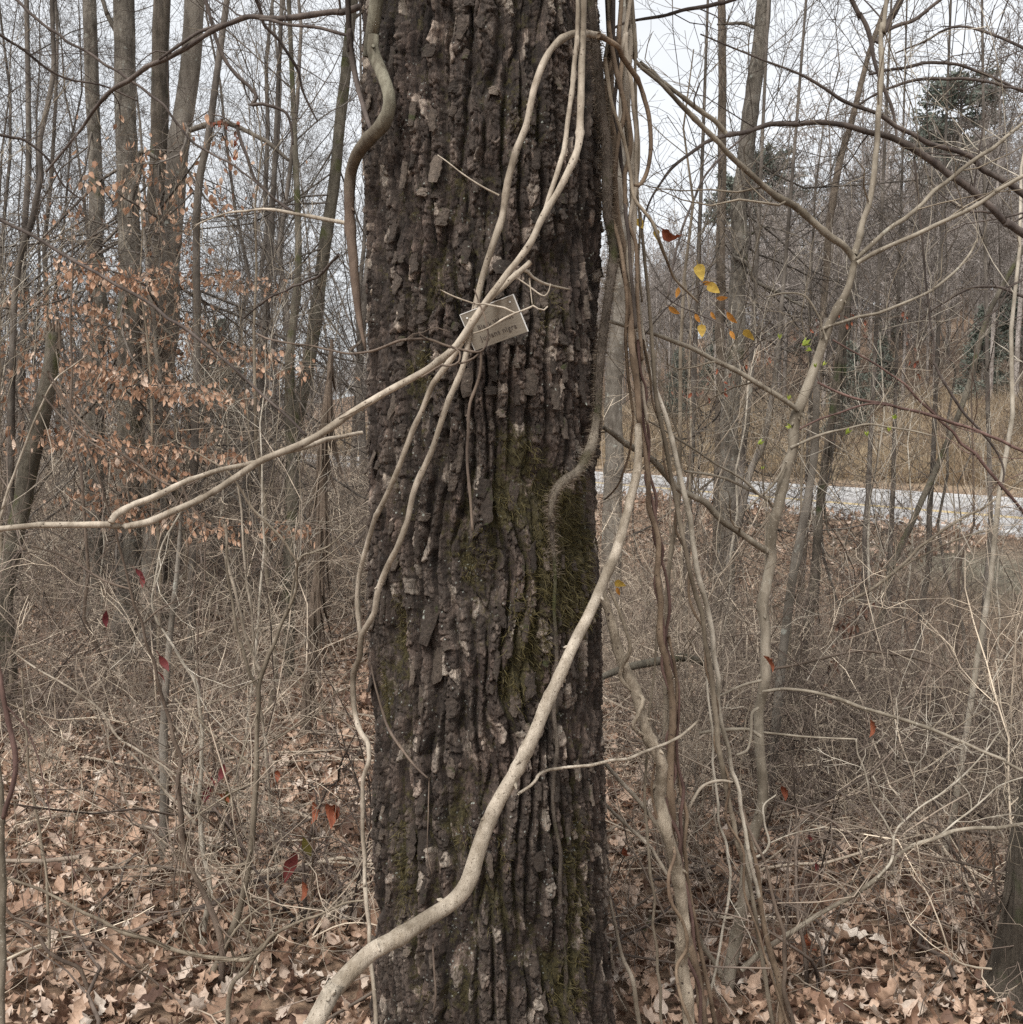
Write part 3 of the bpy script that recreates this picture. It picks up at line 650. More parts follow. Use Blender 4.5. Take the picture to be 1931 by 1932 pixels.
stem_thing('long_leaning_branch', 'long pale branch crossing the trunk and plate and reaching out to the left edge', 'branch', 'vine_pale',
    [S('1100 0 1099 60 1098 119 1096 208 1094 259 1085 295 1061 348 1043 380 1025 408 996 464 960 512 938 545 915 574 892 607 870 640 853 661 825 682 793 703 760 723 728 741 702 757 668 777 618 811 590 828 560 843 525 856 491 871 463 890 437 908 408 925 378 941 345 958 309 973 280 984 247 991 225 993 204 990 146 991 73 991 0 998', [14, 14, 13, 12, 12, 13, 13, 14, 13, 12, 13, 13, 11], (2.22, 2.16, 2.12, 2.09, 2.09, 2.10, 2.10, 2.05, 2.0, 1.97, 1.95), sides=12, e0=1.2, e1=.8, wob=.2)],
    [S('683 816 650 822 618 828 595 837 571 846 540 853 509 862 460 877 411 890 380 901 349 911 315 927 284 941 255 951 233 963 218 972 209 986', [7, 9, 9, 9, 10, 12, 13, 12], (2.30, 2.15, 2.03, 1.99, 1.955), sides=10),
     S('987 506 968 522 951 540 933 557 918 576 902 598 886 622 870 645', [11, 12, 12, 11], (2.14, 2.12, 2.12), sides=9, e0=.02),
     S('985 508 996 512 1003 521 1022 533 1050 541 1076 546', [9, 6, 5, 3], (2.14, 2.16, 2.2), sides=6),
     S('1090 15 1088 75 1084 130 1079 179 1067 268 1058 302 1049 333 1038 366 1028 398 1016 424', [8, 9, 9, 8], (2.2, 2.15, 2.12), sides=9, e0=1),
     S('702 757 668 777 640 790', [4, 4], (2.06, 2.08), sides=4)], nb=16)
stem_thing('crossing_twig', 'thin pale forked twig lying across the plate in front of the crossing stems', 'twig', 'vine_pale',
    [S('972 591 952 600 940 607 923 617 908 624 893 629', [4, 4, 3], 2.05, sides=6)],
    [S('830 546 848 555 865 562 882 568 899 573 915 573 928 576 952 581 962 586 972 591 988 586 1004 579 1006 577 1016 583 1027 585 1034 578', [2.5, 3.5, 4, 3], 2.05, sides=5),
     S('975 524 998 539 1015 552 1028 558 1036 549 1039 535', [3, 3, 2], 2.06, sides=5), S('999 524 1003 550 1005 578', [3, 2], 2.06, sides=5)], brname='side_twig')
stem_thing('crossing_twig', 'thin bent twig reaching in from the left and curling below the plate', 'twig', 'brown_stem',
    [S('484 629 509 640 545 646 582 651 615 660 648 666 680 664 704 661 730 653 758 642 785 639 808 639 830 646 847 652 872 659 900 664 912 660 918 652 921 628 915 600 906 575 895 545', [4, 4, 5, 5, 5, 4, 3], (2.3, 2.2, 2.06, 2.05, 2.05, 2.05), sides=6)],
    [S('808 639 795 632 790 625', [3, 1], 2.05, sides=4), S('850 652 868 664 866 682 850 690 832 690 812 702 795 712', [3, 4, 5, 4, 3], (2.05, 2.03), sides=5), S('903 668 893 676 878 682 866 686', [4, 4], 2.05, sides=5),
     S('765 642 780 630 800 627 820 618 850 627', [2, 2], 2.05, sides=4)], brname='side_twig')
stem_thing('hanging_vine', 'slim straight-cut vine end hanging down the middle of the trunk below the plate', 'vine', 'brown_stem',
    [S('908 662 908 680 906 703 899 730 892 753 886 783 883 813 882 845 884 878 886 920 889 962 892 1001', [5, 6, 6, 5], 'hug', .03, sides=7)])
stem_thing('hanging_vine', 'thin forked vine stuck to the lower left bark of the trunk', 'vine', 'brown_stem',
    [S('700 1252 706 1283 715 1314 726 1348 737 1379 750 1402 768 1427 788 1450 807 1468', [3, 4, 6, 5, 4], 'hug', .02, sides=6)],
    [S('752 1400 762 1418 775 1432', [4, 2], 'hug', .02, sides=5), S('810 1468 808 1530 806 1600 815 1650', [3, 2, 2], 'hug', .012, sides=5), S('817 1780 820 1830 822 1880 818 1910', [4, 5, 4], 'hug', .012, sides=6)], brname='side_twig')
stem_thing('big_vine_stem', 'thick pale spotted branch sweeping diagonally across the lower trunk down to the left', 'branch', 'vine_big',
    [S('1204 800 1205 835 1204 872 1199 905 1192 932 1186 960 1180 985 1170 1020 1159 1051 1145 1083 1131 1115 1118 1143 1105 1173 1090 1203 1075 1235 1066 1255 1057 1274 1040 1312 1022 1357 1003 1398 982 1436 965 1470 947 1506 931 1532 917 1559 905 1592 895 1625 887 1655 873 1682 850 1705 820 1726 790 1744 759 1761 733 1778 706 1796 672 1826 640 1857 618 1888 597 1927', [12, 16, 17, 19, 21, 23, 24, 26, 30, 32, 31, 32, 35, 36], (2.40, 2.34, 2.26, 2.16, 2.10, 2.07, 2.03, 1.95, 1.88), sides=20, step=.014, e1=.9, wob=.2, rough=.055, knots=.3)],
    [S('978 1498 988 1492 1003 1482 1013 1471 1016 1463 1032 1452 1057 1449 1100 1443 1144 1436 1180 1430 1210 1421 1235 1411 1262 1400 1286 1388 1303 1374 1317 1361', [6, 6, 6, 6, 6, 5], (2.06, 2.1, 2.2, 2.4, 2.5), sides=8),
     S('982 1436 972 1446 966 1462', [5, 2], (2.08, 2.09), sides=5), S('716 1793 712 1782 710 1772', [5, 3], (1.93, 1.93), sides=5)], nb=26)
# hairy vine up the right edge
hv = empty('hairy_vine', 'hairy climbing vine with shaggy rootlets clinging to the right side of the walnut trunk', 'vine')
hb_ = S('1127 780 1124 800 1117 835 1105 862 1090 888 1068 905 1050 922 1041 950 1038 985', [13, 17, 20, 21, 20, 15, 9], 'hug', .004)
hs = [S('1108 0 1115 60 1124 120 1134 190 1141 260 1143 330 1147 400 1150 460 1147 520 1143 580 1138 640 1134 700 1130 760 1125 800', [14, 17, 19, 20, 20, 19, 17, 16, 14], 'hug', -.004, sides=10, e0=1.2),
      S('1042 935 1042 955 1042 1010 1048 1080 1046 1160 1050 1240 1047 1340 1048 1430 1044 1520 1056 1620 1060 1720 1066 1820 1070 1930', [14, 10, 7, 7, 8, 9, 8, 8, 9, 9], 'hug', -.008, sides=10, e1='g')]
mb = MB()
for s_ in hs: add(mb, s_)
mb.build('stem', M['hairy'], hv)
mb = MB(); add(mb, S('1127 780 1124 800 1117 835 1105 862 1090 888 1068 905 1050 922 1041 950 1038 985', [13, 17, 20, 21, 20, 15, 9], 'hug', .004, sides=14, rough=.14)); mb.build('bend', M['elbow'], hv)['label'] = 'paler bent elbow of the hairy vine'
mb = MB()
for qi, (Q, R, _) in enumerate(hs + [hb_]):
    n = (7500, 500, 900)[qi]; i = rng.integers(0, len(Q) - 1 if qi != 1 else int(len(Q) * .12), n); fr = rng.random((n, 1)); c = Q[i] * (1 - fr) + Q[i + 1] * fr
    d = unit(rng.normal(size=(n, 3)) * np.array([1.2, .6, .45]) + np.array([0, -.1, 0])); blades(mb, c + d * R[i][:, None] * .9, unit(d + rng.normal(size=d.shape) * .25), (.006 + .020 * rng.random(n) ** 2), np.full(n, .0005))
o = mb.build('rootlets', M['rootlet'], hv); o['kind'] = 'stuff'

# right vine bundle
stem_thing('vine_bundle_stem', 'broad flat grey vine, leftmost of the bundle hanging right of the trunk', 'vine', 'vine_brown',
    [S('1152 0 1155 60 1157 109 1154 170 1153 219 1157 265 1160 306 1163 350 1166 394 1173 440 1180 482 1184 525 1188 569 1192 612 1195 657 1200 700 1204 744 1207 800', [15, 17, 16, 17, 15, 14, 14, 14, 12], (2.55, 2.5, 2.46, 2.42), sides=10, e0=1.5)])
stem_thing('vine_bundle_stem', 'straight pale vine, rightmost of the bundle hanging right of the trunk', 'vine', 'vine_pale',
    [S('1184 0 1187 45 1188 88 1186 130 1184 175 1186 220 1189 263 1192 310 1194 350 1194 400 1193 438 1189 480 1187 525 1190 580 1196 640', [16, 15, 16, 15, 13, 12], (2.5, 2.52, 2.48), sides=10, e0=1.5)])
stem_thing('vine_bundle_stem', 'thin brown vine twisting down between the two thick bundle stems', 'vine', 'vine_brown',
    [S('1170 0 1166 50 1174 100 1170 150 1178 200 1170 250 1164 300 1152 340 1150 380 1158 420 1170 460 1178 520 1184 580 1181 640 1184 690 1189 740 1195 786 1192 820 1189 849 1180 880 1168 912 1155 930 1141 943', [8, 8, 9, 8, 7, 5, 4, 3], (2.44, 2.42, 2.42, 2.5, 2.6), sides=7, e0=1.2)])
for lab, s_, w_, Y_, m_ in [
    ('thin grey strand at the left side of the upper bundle, closest to the walnut bark', '1147 0 1150 60 1144 120 1150 180 1147 240 1152 300 1149 360 1154 420 1152 480 1158 540', [6, 7, 7, 5], (2.48, 2.46), 'grey_stem'),
    ('dark strand threading the middle of the upper bundle', '1162 0 1160 70 1168 140 1160 200 1168 260 1176 320 1178 380 1186 440 1190 500 1196 560 1200 620', [8, 8, 7, 6], (2.47, 2.42), 'dark_twig'),
    ('brown strand crossing from the left to the right side of the upper bundle', '1148 40 1158 100 1170 160 1182 220 1188 280 1180 340 1188 400 1198 460 1202 520 1206 600 1212 680', [8, 9, 8, 7], (2.42, 2.45), 'vine_brown'),
    ('pale strand lying in front of the straight rightmost bundle vine', '1190 0 1180 60 1182 120 1194 190 1198 260 1200 330 1190 400 1184 470 1192 540 1204 600 1210 660 1214 740 1222 800', [8, 8, 8, 7, 6], (2.43, 2.46), 'vine_pale'),
    ('dark cord-like strand on the outside of the bundle against the sky', '1196 0 1199 80 1196 160 1203 240 1206 300 1203 360 1208 430 1206 500 1212 570', [5, 6, 5, 4], (2.5, 2.5), 'grey_stem'),
    ('flat brown strand swelling half way down the left side of the bundle', '1158 0 1150 80 1148 150 1144 230 1150 290 1162 350 1160 400 1170 480 1186 560 1198 640 1206 720', [7, 9, 12, 9, 7], (2.5, 2.46), 'vine_brown'),
    ('reddish strand winding down beside the two straight leaning stems', '1206 640 1200 700 1212 760 1226 820 1224 880 1240 940 1236 1010 1256 1080 1262 1150 1258 1220 1280 1300 1276 1400 1290 1500 1284 1600 1300 1700 1312 1800 1330 1930', [5, 6, 6, 7, 8], (2.5, 2.6), 'red_twig'),
    ('slim brown strand twisted round the straight dark leaning stem', '1214 640 1226 700 1232 760 1252 820 1256 880 1276 940 1276 1000 1300 1060 1302 1130 1330 1190 1332 1260 1356 1330 1350 1400 1374 1470 1372 1540 1400 1600 1404 1680 1430 1760', [4, 5, 5, 5], (2.52, 2.68), 'vine_brown'),
    ('thin grey strand sweeping down left of the coiled gnarled vine', '1240 1180 1236 1260 1226 1340 1222 1430 1216 1500 1220 1580 1232 1660 1240 1760 1244 1840 1250 1930', [4, 5, 6, 6], (2.6, 2.6), 'grey_stem'),
    ('brown strand rising with the long brown vine at knee height', '1262 1200 1278 1290 1272 1380 1280 1460 1294 1540 1290 1620 1306 1700 1318 1770 1336 1850 1350 1930', [6, 7, 8, 9], (2.55, 2.62), 'vine_brown')]:
    stem_thing('vine_bundle_stem', lab, 'vine', m_, [S(s_, w_, Y_, sides=8, e0=1.3 if float(s_.split()[1]) < 10 else 0, e1='g' if float(s_.split()[-1]) > 1700 else 0, wob=.8)])
stem_thing('looping_vine', 'grey vine looping out right of the bundle top and curling back at its end', 'vine', 'vine_brown',
    [S('1130 66 1150 78 1169 92 1183 114 1195 140 1207 163 1217 188 1224 214 1228 241 1229 275 1226 306 1221 326 1213 342 1205 349 1197 349', [10, 10, 9, 8, 8, 6], (2.25, 2.4, 2.42, 2.4), sides=9)])
stem_thing('hanging_vine', 'long thin vine from the bundle curving away right to end above the orange leaves', 'vine', 'grey_stem',
    [S('1142 109 1148 150 1156 197 1168 233 1180 271 1188 320 1195 372 1212 396 1230 420 1242 448 1252 473 1262 500 1274 525 1295 548 1318 570', [7, 7, 7, 7, 5, 4], (2.3, 2.38, 2.4, 2.6), sides=7)])
stem_thing('long_vine', 'brown vine winding down from the bundle, left of the two straight leaning stems', 'vine', 'vine_brown',
    [S('1196 640 1202 700 1208 765 1214 795 1217 828 1218 860 1219 891 1223 925 1227 955 1234 982 1240 1009 1243 1055 1244 1102 1245 1145 1248 1186 1254 1220 1261 1253 1263 1300 1265 1340 1268 1375 1267 1403 1265 1440 1265 1474 1268 1512 1273 1550 1272 1585 1275 1614 1280 1655 1286 1698 1294 1740 1303 1782 1310 1815 1318 1845 1328 1930', [9, 9, 10, 11, 13, 14, 15, 15, 17, 16], (2.46, 2.5, 2.55, 2.6), sides=10, e1='g')])
stem_thing('twining_vine', 'thin reddish vine twining around the brown vine right of the trunk', 'vine', 'red_twig',
    [S('1204 640 1209 700 1221 740 1214 790 1226 850 1219 900 1232 950 1250 1040 1238 1100 1254 1180 1250 1250 1258 1290 1273 1340 1259 1400 1275 1460 1258 1520 1281 1590 1268 1650 1296 1720 1285 1780 1318 1860 1322 1930', [5, 6, 6, 6, 7, 7], (2.44, 2.5, 2.55, 2.58), sides=7, e1='g')])
stem_thing('long_vine', 'straight dark leaning stem, left one of the pair right of the walnut', 'vine', 'grey_stem',
    [S('1208 400 1216 480 1224 560 1232 660 1240 765 1252 828 1265 891 1276 955 1286 1018 1297 1060 1307 1102 1318 1144 1328 1186 1335 1224 1341 1262 1347 1310 1353 1361 1360 1412 1366 1466 1376 1515 1387 1563 1396 1600 1404 1635 1420 1700 1430 1760', [6, 8, 9, 9, 10, 9, 8], (2.5, 2.55, 2.62, 2.72), sides=9, e1='g')])
stem_thing('long_vine', 'straight near-white leaning stem, right one of the pair right of the walnut', 'vine', 'pale_stem',
    [S('1205 560 1212 620 1222 681 1238 733 1256 786 1272 846 1286 908 1295 952 1303 997 1314 1045 1324 1094 1334 1136 1341 1178 1348 1220 1353 1262 1357 1319 1364 1370 1370 1410 1380 1450 1390 1478 1398 1510 1404 1540 1412 1592 1424 1650', [6, 9, 10, 10, 10, 8, 8, 8], (2.52, 2.58, 2.66, 2.74), sides=9, e1='g')])
stem_thing('gnarled_vine', 'thick gnarled vine with a swollen twisted stem rising just right of the trunk base', 'vine', 'gnarled',
    [S('1132 1100 1143 1136 1155 1175 1164 1210 1175 1245 1184 1275 1195 1300 1203 1328 1211 1355 1219 1384 1228 1415 1235 1445 1238 1475 1244 1508 1252 1540 1261 1571 1266 1603 1270 1635 1275 1668 1280 1698 1284 1740 1286 1782 1289 1815 1291 1845 1299 1930', [14, 17, 20, 24, 22, 24, 22, 25, 24, 22, 24, 23, 25], (2.42, 2.4, 2.42, 2.46), sides=14, step=.02, e1='g', rough=.12, knots=.5)], nb=14)
stem_thing('twining_vine', 'cord-like vine coiled around the top of the thick gnarled vine', 'vine', 'gnarled',
    [S('1150 1110 1168 1150 1182 1190 1189 1225 1176 1255 1172 1280 1198 1306 1214 1320 1204 1350 1196 1372 1222 1392 1232 1412', [6, 8, 9, 8, 8, 5], (2.40, 2.37, 2.41, 2.37, 2.41), sides=8, wob=.2)])
stem_thing('twining_vine', 'slender vine coiled along the lower half of the thick gnarled vine', 'vine', 'vine_brown',
    [S('1236 1440 1230 1490 1240 1540 1262 1575 1276 1610 1262 1655 1266 1700 1290 1740 1296 1790 1278 1830 1284 1880 1304 1930', [5, 6, 7, 7, 7], (2.36, 2.42, 2.36, 2.42, 2.38), sides=8, e1='g')])
stem_thing('bare_shoot', 'smooth thin bare shoot at the very foot of the trunk right side', 'stem', 'vine_pale',
    [S('1150 1690 1160 1740 1168 1770 1176 1803 1186 1825 1193 1845 1200 1885 1206 1930', [6, 8, 9, 10], (2.6, 2.55), sides=8, e1='g')])
stem_thing('looping_vine', 'vine arching over in a hoop beside the pale forked shrub right of the trunk', 'vine', 'vine_pale',
    [S('1286 1640 1288 1590 1294 1550 1301 1525 1311 1504 1324 1486 1341 1476 1362 1473 1383 1476', [4, 6, 6, 5], 2.62, sides=7)])
stem_thing('twisting_vine', 'dark vine writhing down the right side of the fork-topped sapling, thicker of two', 'vine', 'vine_brown',
    [S('1404 1530 1408 1552 1412 1571 1420 1603 1429 1635 1434 1668 1436 1698 1441 1730 1446 1761 1455 1805 1467 1845 1471 1888 1476 1930', [7, 8, 10, 12, 13], 2.75, sides=9, e1='g')])
stem_thing('twisting_vine', 'thin dark vine weaving beside the thicker writhing one, rightmost of the two', 'vine', 'brown_stem',
    [S('1402 1520 1408 1550 1424 1588 1442 1626 1455 1668 1467 1710 1476 1745 1484 1782 1483 1824 1480 1866 1488 1900 1497 1930', [5, 6, 8, 10], 2.72, sides=8, e1='g')])

# --- fork-topped sapling on the right
G = [S('1614 488 1602 539 1590 565 1576 591 1566 613 1558 638 1547 670 1535 702 1524 730 1514 757 1505 778 1497 799 1492 841 1490 858 1484 872 1478 915 1471 955 1460 998 1451 1039 1449 1080 1448 1123 1444 1175 1440 1228 1437 1276 1438 1318 1436 1361 1433 1403 1433 1445 1432 1487 1429 1529 1420 1560 1412 1592 1410 1625 1408 1656 1404 1688 1400 1719 1393 1750 1387 1782 1380 1824 1374 1866 1370 1930', [13, 16, 17, 19, 20, 19, 19, 21, 20, 19, 20, 22, 23, 24, 25], 2.95, sides=14, step=.025, e1='g', rough=.05, knots=.3)]
GB = [S('1611 488 1600 472 1588 460 1567 447 1538 424 1510 400 1484 380 1459 362 1436 346 1400 317 1366 289 1335 254 1305 219 1278 190 1252 162 1230 142 1208 123 1195 105 1180 80', [13, 13, 13, 12, 10, 9, 7, 6], (2.95, 2.9, 2.8, 2.65, 2.6), sides=10),
      S('1370 251 1350 228 1330 214 1305 197 1278 176 1252 155 1230 136 1208 116', [9, 9, 8, 7], (2.76, 2.7, 2.66), sides=8),
      S('1612 480 1622 450 1628 420 1642 381 1648 340 1651 300 1655 263 1660 195 1664 131 1666 88 1670 44 1675 0', [12, 11, 11, 10, 8], (2.95, 3.0, 3.05), sides=9, e1=1),
      S('1614 490 1640 466 1677 432 1710 410 1738 388 1758 368 1778 350 1815 322 1852 292 1890 264 1935 228', [9, 8, 8, 7], (2.95, 3.0, 3.1), sides=8, e1=.8),
      S('1618 496 1648 478 1677 464 1720 446 1764 425 1797 410 1830 394 1883 361 1935 330', [9, 8, 8, 7], (2.93, 2.9, 2.85), sides=8, e1=.8),
      S('1506 773 1488 760 1470 748 1436 727 1404 707 1370 688 1338 672 1305 657 1279 648 1252 639 1213 628 1175 614 1138 602', [9, 10, 10, 9, 8, 6], (2.93, 2.85, 2.75), sides=8),
      S('1446 1039 1430 1028 1412 1014 1379 988 1341 961 1303 933 1268 904 1235 875 1200 848 1170 827 1139 806', [12, 12, 12, 12, 11, 9], (2.95, 2.85, 2.75), sides=10),
      S('1461 960 1450 945 1432 932 1408 908 1380 890 1353 875 1320 852 1286 832 1255 812 1223 794', [5, 5, 4, 3], (2.95, 2.8), sides=6),
      S('1455 945 1422 927 1391 912 1365 902 1337 896 1315 892 1292 889', [5, 6, 5], (2.93, 2.85), sides=6),
      S('1440 1305 1452 1303 1475 1300 1497 1301 1530 1305 1560 1312 1592 1322 1623 1335 1660 1345 1699 1356 1735 1368 1771 1382 1813 1400 1855 1420 1895 1436 1935 1455', [5, 6, 7, 7, 6], (2.93, 2.85, 2.8), sides=7, e1=.6),
      S('1400 1830 1440 1795 1470 1775 1497 1757 1540 1730 1581 1710 1620 1684 1657 1656 1683 1630 1707 1609 1740 1592 1775 1580 1826 1568 1876 1563 1935 1554', [11, 10, 9, 8, 7], (2.93, 2.85, 2.8), sides=8, e1=.6),
      S('1436 1390 1412 1376 1380 1376 1345 1379 1320 1384', [6, 7, 6], 2.9, sides=7), S('1440 1382 1480 1386 1518 1390 1565 1393 1618 1395', [5, 4, 3], 2.9, sides=6),
      S('1432 1336 1420 1345 1416 1370 1414 1400 1408 1418 1390 1425', [7, 6, 5, 5], (2.9, 2.85), sides=7), S('1437 1284 1410 1290 1385 1300 1365 1310 1345 1318', [6, 5, 4], (2.9, 2.85), sides=6),
      S('1366 1850 1350 1815 1328 1782 1316 1750 1303 1719 1296 1690', [11, 10, 8, 6], (2.93, 2.85), sides=8),
      S('1492 845 1530 828 1565 815 1600 808 1640 800 1680 806 1720 812 1760 822', [6, 5, 4, 3], (2.93, 2.9), sides=6), S('1484 872 1470 895 1452 920 1425 945 1405 965', [4, 5, 4], 2.92, sides=6),
      S('1560 640 1550 612 1548 600 1520 558 1480 553 1447 560', [4, 4, 3], (2.93, 2.9), sides=6), S('1548 622 1580 610 1640 595 1700 574 1760 545 1800 515 1830 480 1845 450', [6, 6, 5, 5, 4], (2.93, 3.0, 3.1), sides=7)]
stem_thing('forked_sapling', 'slender grey-brown sapling right of the walnut that forks high into long straight branches', 'tree', 'sapling', G, GB, tw=dict(k=5, ln=.4, mat='grey_stem', sub=3, third=2), nb=16, mainname='trunk')
stem_thing('white_shrub', 'whitish forked bare twig with wide open branches at lower right', 'shrub', 'pale_stem',
    [S('1657 1656 1680 1628 1686 1600 1687 1580', [5, 5, 5], 2.84, sides=6)],
    [S('1687 1580 1695 1562 1707 1550 1740 1520 1771 1500 1803 1475 1834 1449 1862 1415 1889 1380', [4, 4, 3], (2.84, 2.9), sides=6), S('1686 1582 1668 1548 1648 1517 1642 1500 1640 1483 1630 1450 1619 1424 1616 1394', [4, 4, 3], (2.84, 2.8), sides=6),
     S('1775 1576 1805 1550 1834 1529 1860 1507 1880 1487 1905 1475 1935 1466', [4, 3], (2.85, 2.9), sides=6), S('1707 1550 1680 1515 1660 1488 1648 1465', [3, 3], 2.85, sides=5), S('1834 1530 1830 1500 1815 1480 1800 1465', [3, 2], 2.88, sides=5)],
    tw=dict(k=12, ln=.3, mat='pale_stem', sub=3, third=2, rmin=.0013), nb=1)
stem_thing('pale_shoot', 'crooked white shoot standing between the leaning stems and the sapling', 'shrub', 'pale_stem',
    [S('1334 1270 1336 1310 1345 1382 1347 1440 1353 1508 1358 1548 1370 1584 1374 1620 1379 1651 1375 1700 1366 1745', [4, 5, 5, 5], 2.8, sides=6, e1='g')], [S('1412 1622 1440 1612 1455 1590 1444 1555 1442 1520 1465 1500', [5, 5, 4, 3], 2.8, sides=5), S('1455 1590 1500 1572 1560 1560', [3, 2], 2.8, sides=5)], tw=dict(k=6, ln=.15, mat='pale_stem', sub=2, on='all'))
stem_thing('leaning_stem', 'bare smooth stem slanting down right from behind the trunk at knee height, upper of two', 'stem', 'vine_pale', [S('1120 1410 1149 1449 1165 1470 1181 1491 1202 1515 1223 1538 1250 1570', [8, 8, 8], (2.7, 2.6), sides=8)])
stem_thing('leaning_stem', 'bare smooth stem slanting down right from behind the trunk at knee height, lower of two', 'stem', 'vine_pale', [S('1120 1500 1151 1525 1172 1545 1193 1567 1212 1585 1231 1605 1262 1655', [6, 7, 7], (2.72, 2.62), sides=8)])

# --- overhanging branches, right
def hang(label, mat, main, br=(), k=5, ln=.35, sub=3, cat='branch', third=0):
    return stem_thing('overhanging_branch', label, cat, mat, main, br, tw=dict(k=k, ln=ln, mat=mat, sub=sub, on='all', third=third), nb=3, mainname='limb')
hang('thick dark branch dropping in from the right edge and arching left over the road view', 'dark_twig', [S('1935 446 1900 420 1865 390 1808 337 1775 314 1742 293 1690 262 1662 252 1633 245 1590 237 1545 232 1500 232 1458 236 1412 244 1370 254 1343 265 1318 280 1292 297 1269 317 1248 343 1230 372 1218 405 1211 440', [14, 13, 12, 10, 9, 7, 5, 3], (3.4, 3.3, 3.1), e0=.8)], k=4)
hang('long dark branch running down right through the sky from the top centre right', 'dark_twig', [S('1935 372 1900 345 1860 318 1830 300 1785 282 1742 263 1710 245 1677 223 1633 206 1589 190 1556 167 1523 146 1490 131 1458 119 1392 94 1322 64', [11, 10, 9, 8, 6, 4, 3], (3.7, 3.6, 3.5), e0=.8)], k=4)
hang('dark bowed branch curving flat above the hill skyline at far right', 'dark_twig', [S('1935 172 1890 160 1852 153 1800 149 1742 149 1715 154 1690 162 1655 176 1620 198', [5, 6, 6, 5, 4], 4.0, e0=.5)], k=5)
hang('dark jagged branch falling from the top edge through the right sky', 'dark_twig', [S('1606 -10 1622 25 1637 53 1645 80 1650 109 1658 138 1668 166 1678 188 1686 210 1690 235 1692 262', [8, 8, 7, 6, 4], 3.9, e0=.8)], k=5)
hang('stout forked limb at the top right leaning out against the white sky', 'dark_twig', [S('1655 80 1672 55 1685 28 1702 -8', [9, 11, 12], 4.2, e1=.8)], [S('1668 60 1695 47 1720 39 1748 20 1780 -4', [7, 7, 6], 4.2, e1=.5), S('1640 140 1680 132 1720 125 1765 118 1800 121 1835 130 1870 145 1935 175', [5, 6, 6, 5], 4.3)])
hang('dark branch curving along the top from the vine bundle to the right', 'dark_twig', [S('1150 58 1175 45 1217 35 1250 30 1283 22 1320 15 1348 9 1370 3 1395 -6', [4, 6, 8, 7], 3.2, e1=.6)], k=6)
hang('thin dark branch crossing diagonally in front of the road from upper left', 'red_twig', [S('1935 972 1910 940 1884 912 1860 880 1834 849 1812 826 1792 807 1772 788 1750 769 1728 746 1707 723 1675 702 1640 680 1605 660 1572 641', [6, 6, 5, 4, 3], 3.6, e0=.5)], k=4)
hang('thin reddish branch bowing gently down right across the golden road bank', 'red_twig', [S('1935 851 1905 838 1876 824 1835 808 1792 795 1750 781 1707 769 1675 763 1644 759 1610 751 1581 740 1560 730 1543 721', [6, 6, 5, 4], 3.5, e0=.5)], [S('1690 766 1640 762 1590 775 1540 795 1500 815 1488 830', [4, 4, 3], 3.45, sides=5)], k=5)
hang('dark bent branch with a hooked tip hanging at the right edge over the road', 'dark_twig', [S('1760 640 1765 690 1790 735 1815 770 1840 800 1865 830 1885 860 1895 890 1890 925', [4, 5, 5, 4, 3], 3.6, e0=.6)], k=4)
hang('long brown arched branch at lower right springing from behind the sapling', 'brown_stem', [S('1460 1262 1500 1255 1560 1240 1620 1228 1680 1232 1730 1245 1780 1262 1830 1290 1870 1320 1900 1350', [5, 5, 5, 4, 3], 4.2)], [S('1680 1232 1700 1270 1712 1305 1718 1345', [4, 3], 4.2)], k=6)
hang('lichen-grey branch snaking over the ravine at right centre', 'grey_stem', [S('1600 1135 1640 1115 1680 1085 1720 1050 1760 1015 1810 980 1860 955 1935 900', [6, 6, 5, 4], 5.0, e1=.4)], [S('1680 1085 1720 1060 1800 1020 1870 1000', [4, 3], 5.0)], k=5)

# --- overhanging branches, left
hang('heavy dark branch arching across the top left in front of the background trunks', 'dark_twig', [S('655 20 640 24 600 28 546 35 515 35 491 33 463 34 437 40 408 52 382 69 345 92 309 113 268 134 226 156 208 172 189 193 172 215 156 240 122 282 87 324', [13, 11, 10, 9, 9, 8, 6, 4], (2.9, 3.1, 3.4), e0=.25)], [S('655 66 600 52 546 46 515 38 491 36', [6, 6, 5], (2.9, 3.0)), S('437 42 382 55 345 80 300 112', [6, 7, 5], 3.1)], k=4)
hang('thin dark branch slanting down right from the top left corner', 'dark_twig', [S('25 -6 60 28 98 55 130 78 164 98 205 124 244 149 276 172 306 196 335 232 364 269 400 290 437 309 475 338 509 367 546 398', [6, 5, 5, 4, 3], (4.2, 4.0), e0=.5)], k=5)
hang('long straight dark branch cutting diagonally down across the left brush to the pale long branch', 'dark_twig', [S('0 415 36 433 80 458 127 484 175 510 218 535 255 556 291 578 318 598 346 618 400 660 447 700 478 727 509 757 545 788 578 822', [6, 6, 6, 6, 5, 5], (2.7, 2.5), e0=.6)], k=4, ln=.25)
hang('dark zigzag branch stepping down right below the heavy arched branch', 'dark_twig', [S('407 62 418 95 433 124 455 150 477 171 484 182 473 196 490 197 509 200 528 205 542 215 550 240 553 273', [7, 7, 6, 6, 4], 4.5, e0=.4)], k=6)
hang('pale-ended branch poking left from the trunk over the orange leaves', 'vine_pale', [S('656 421 620 414 582 407 555 402 527 398 500 397 473 397 437 402 400 411 367 426', [8, 7, 5, 4, 3], (2.6, 2.9))], k=7)
hang('crooked dark branch hanging beside the curved limb at upper left centre', 'dark_twig', [S('447 236 453 262 460 284 470 310 484 338 500 358 517 375 535 387 556 400', [7, 6, 5, 4], 6.0)], k=6, ln=.6)
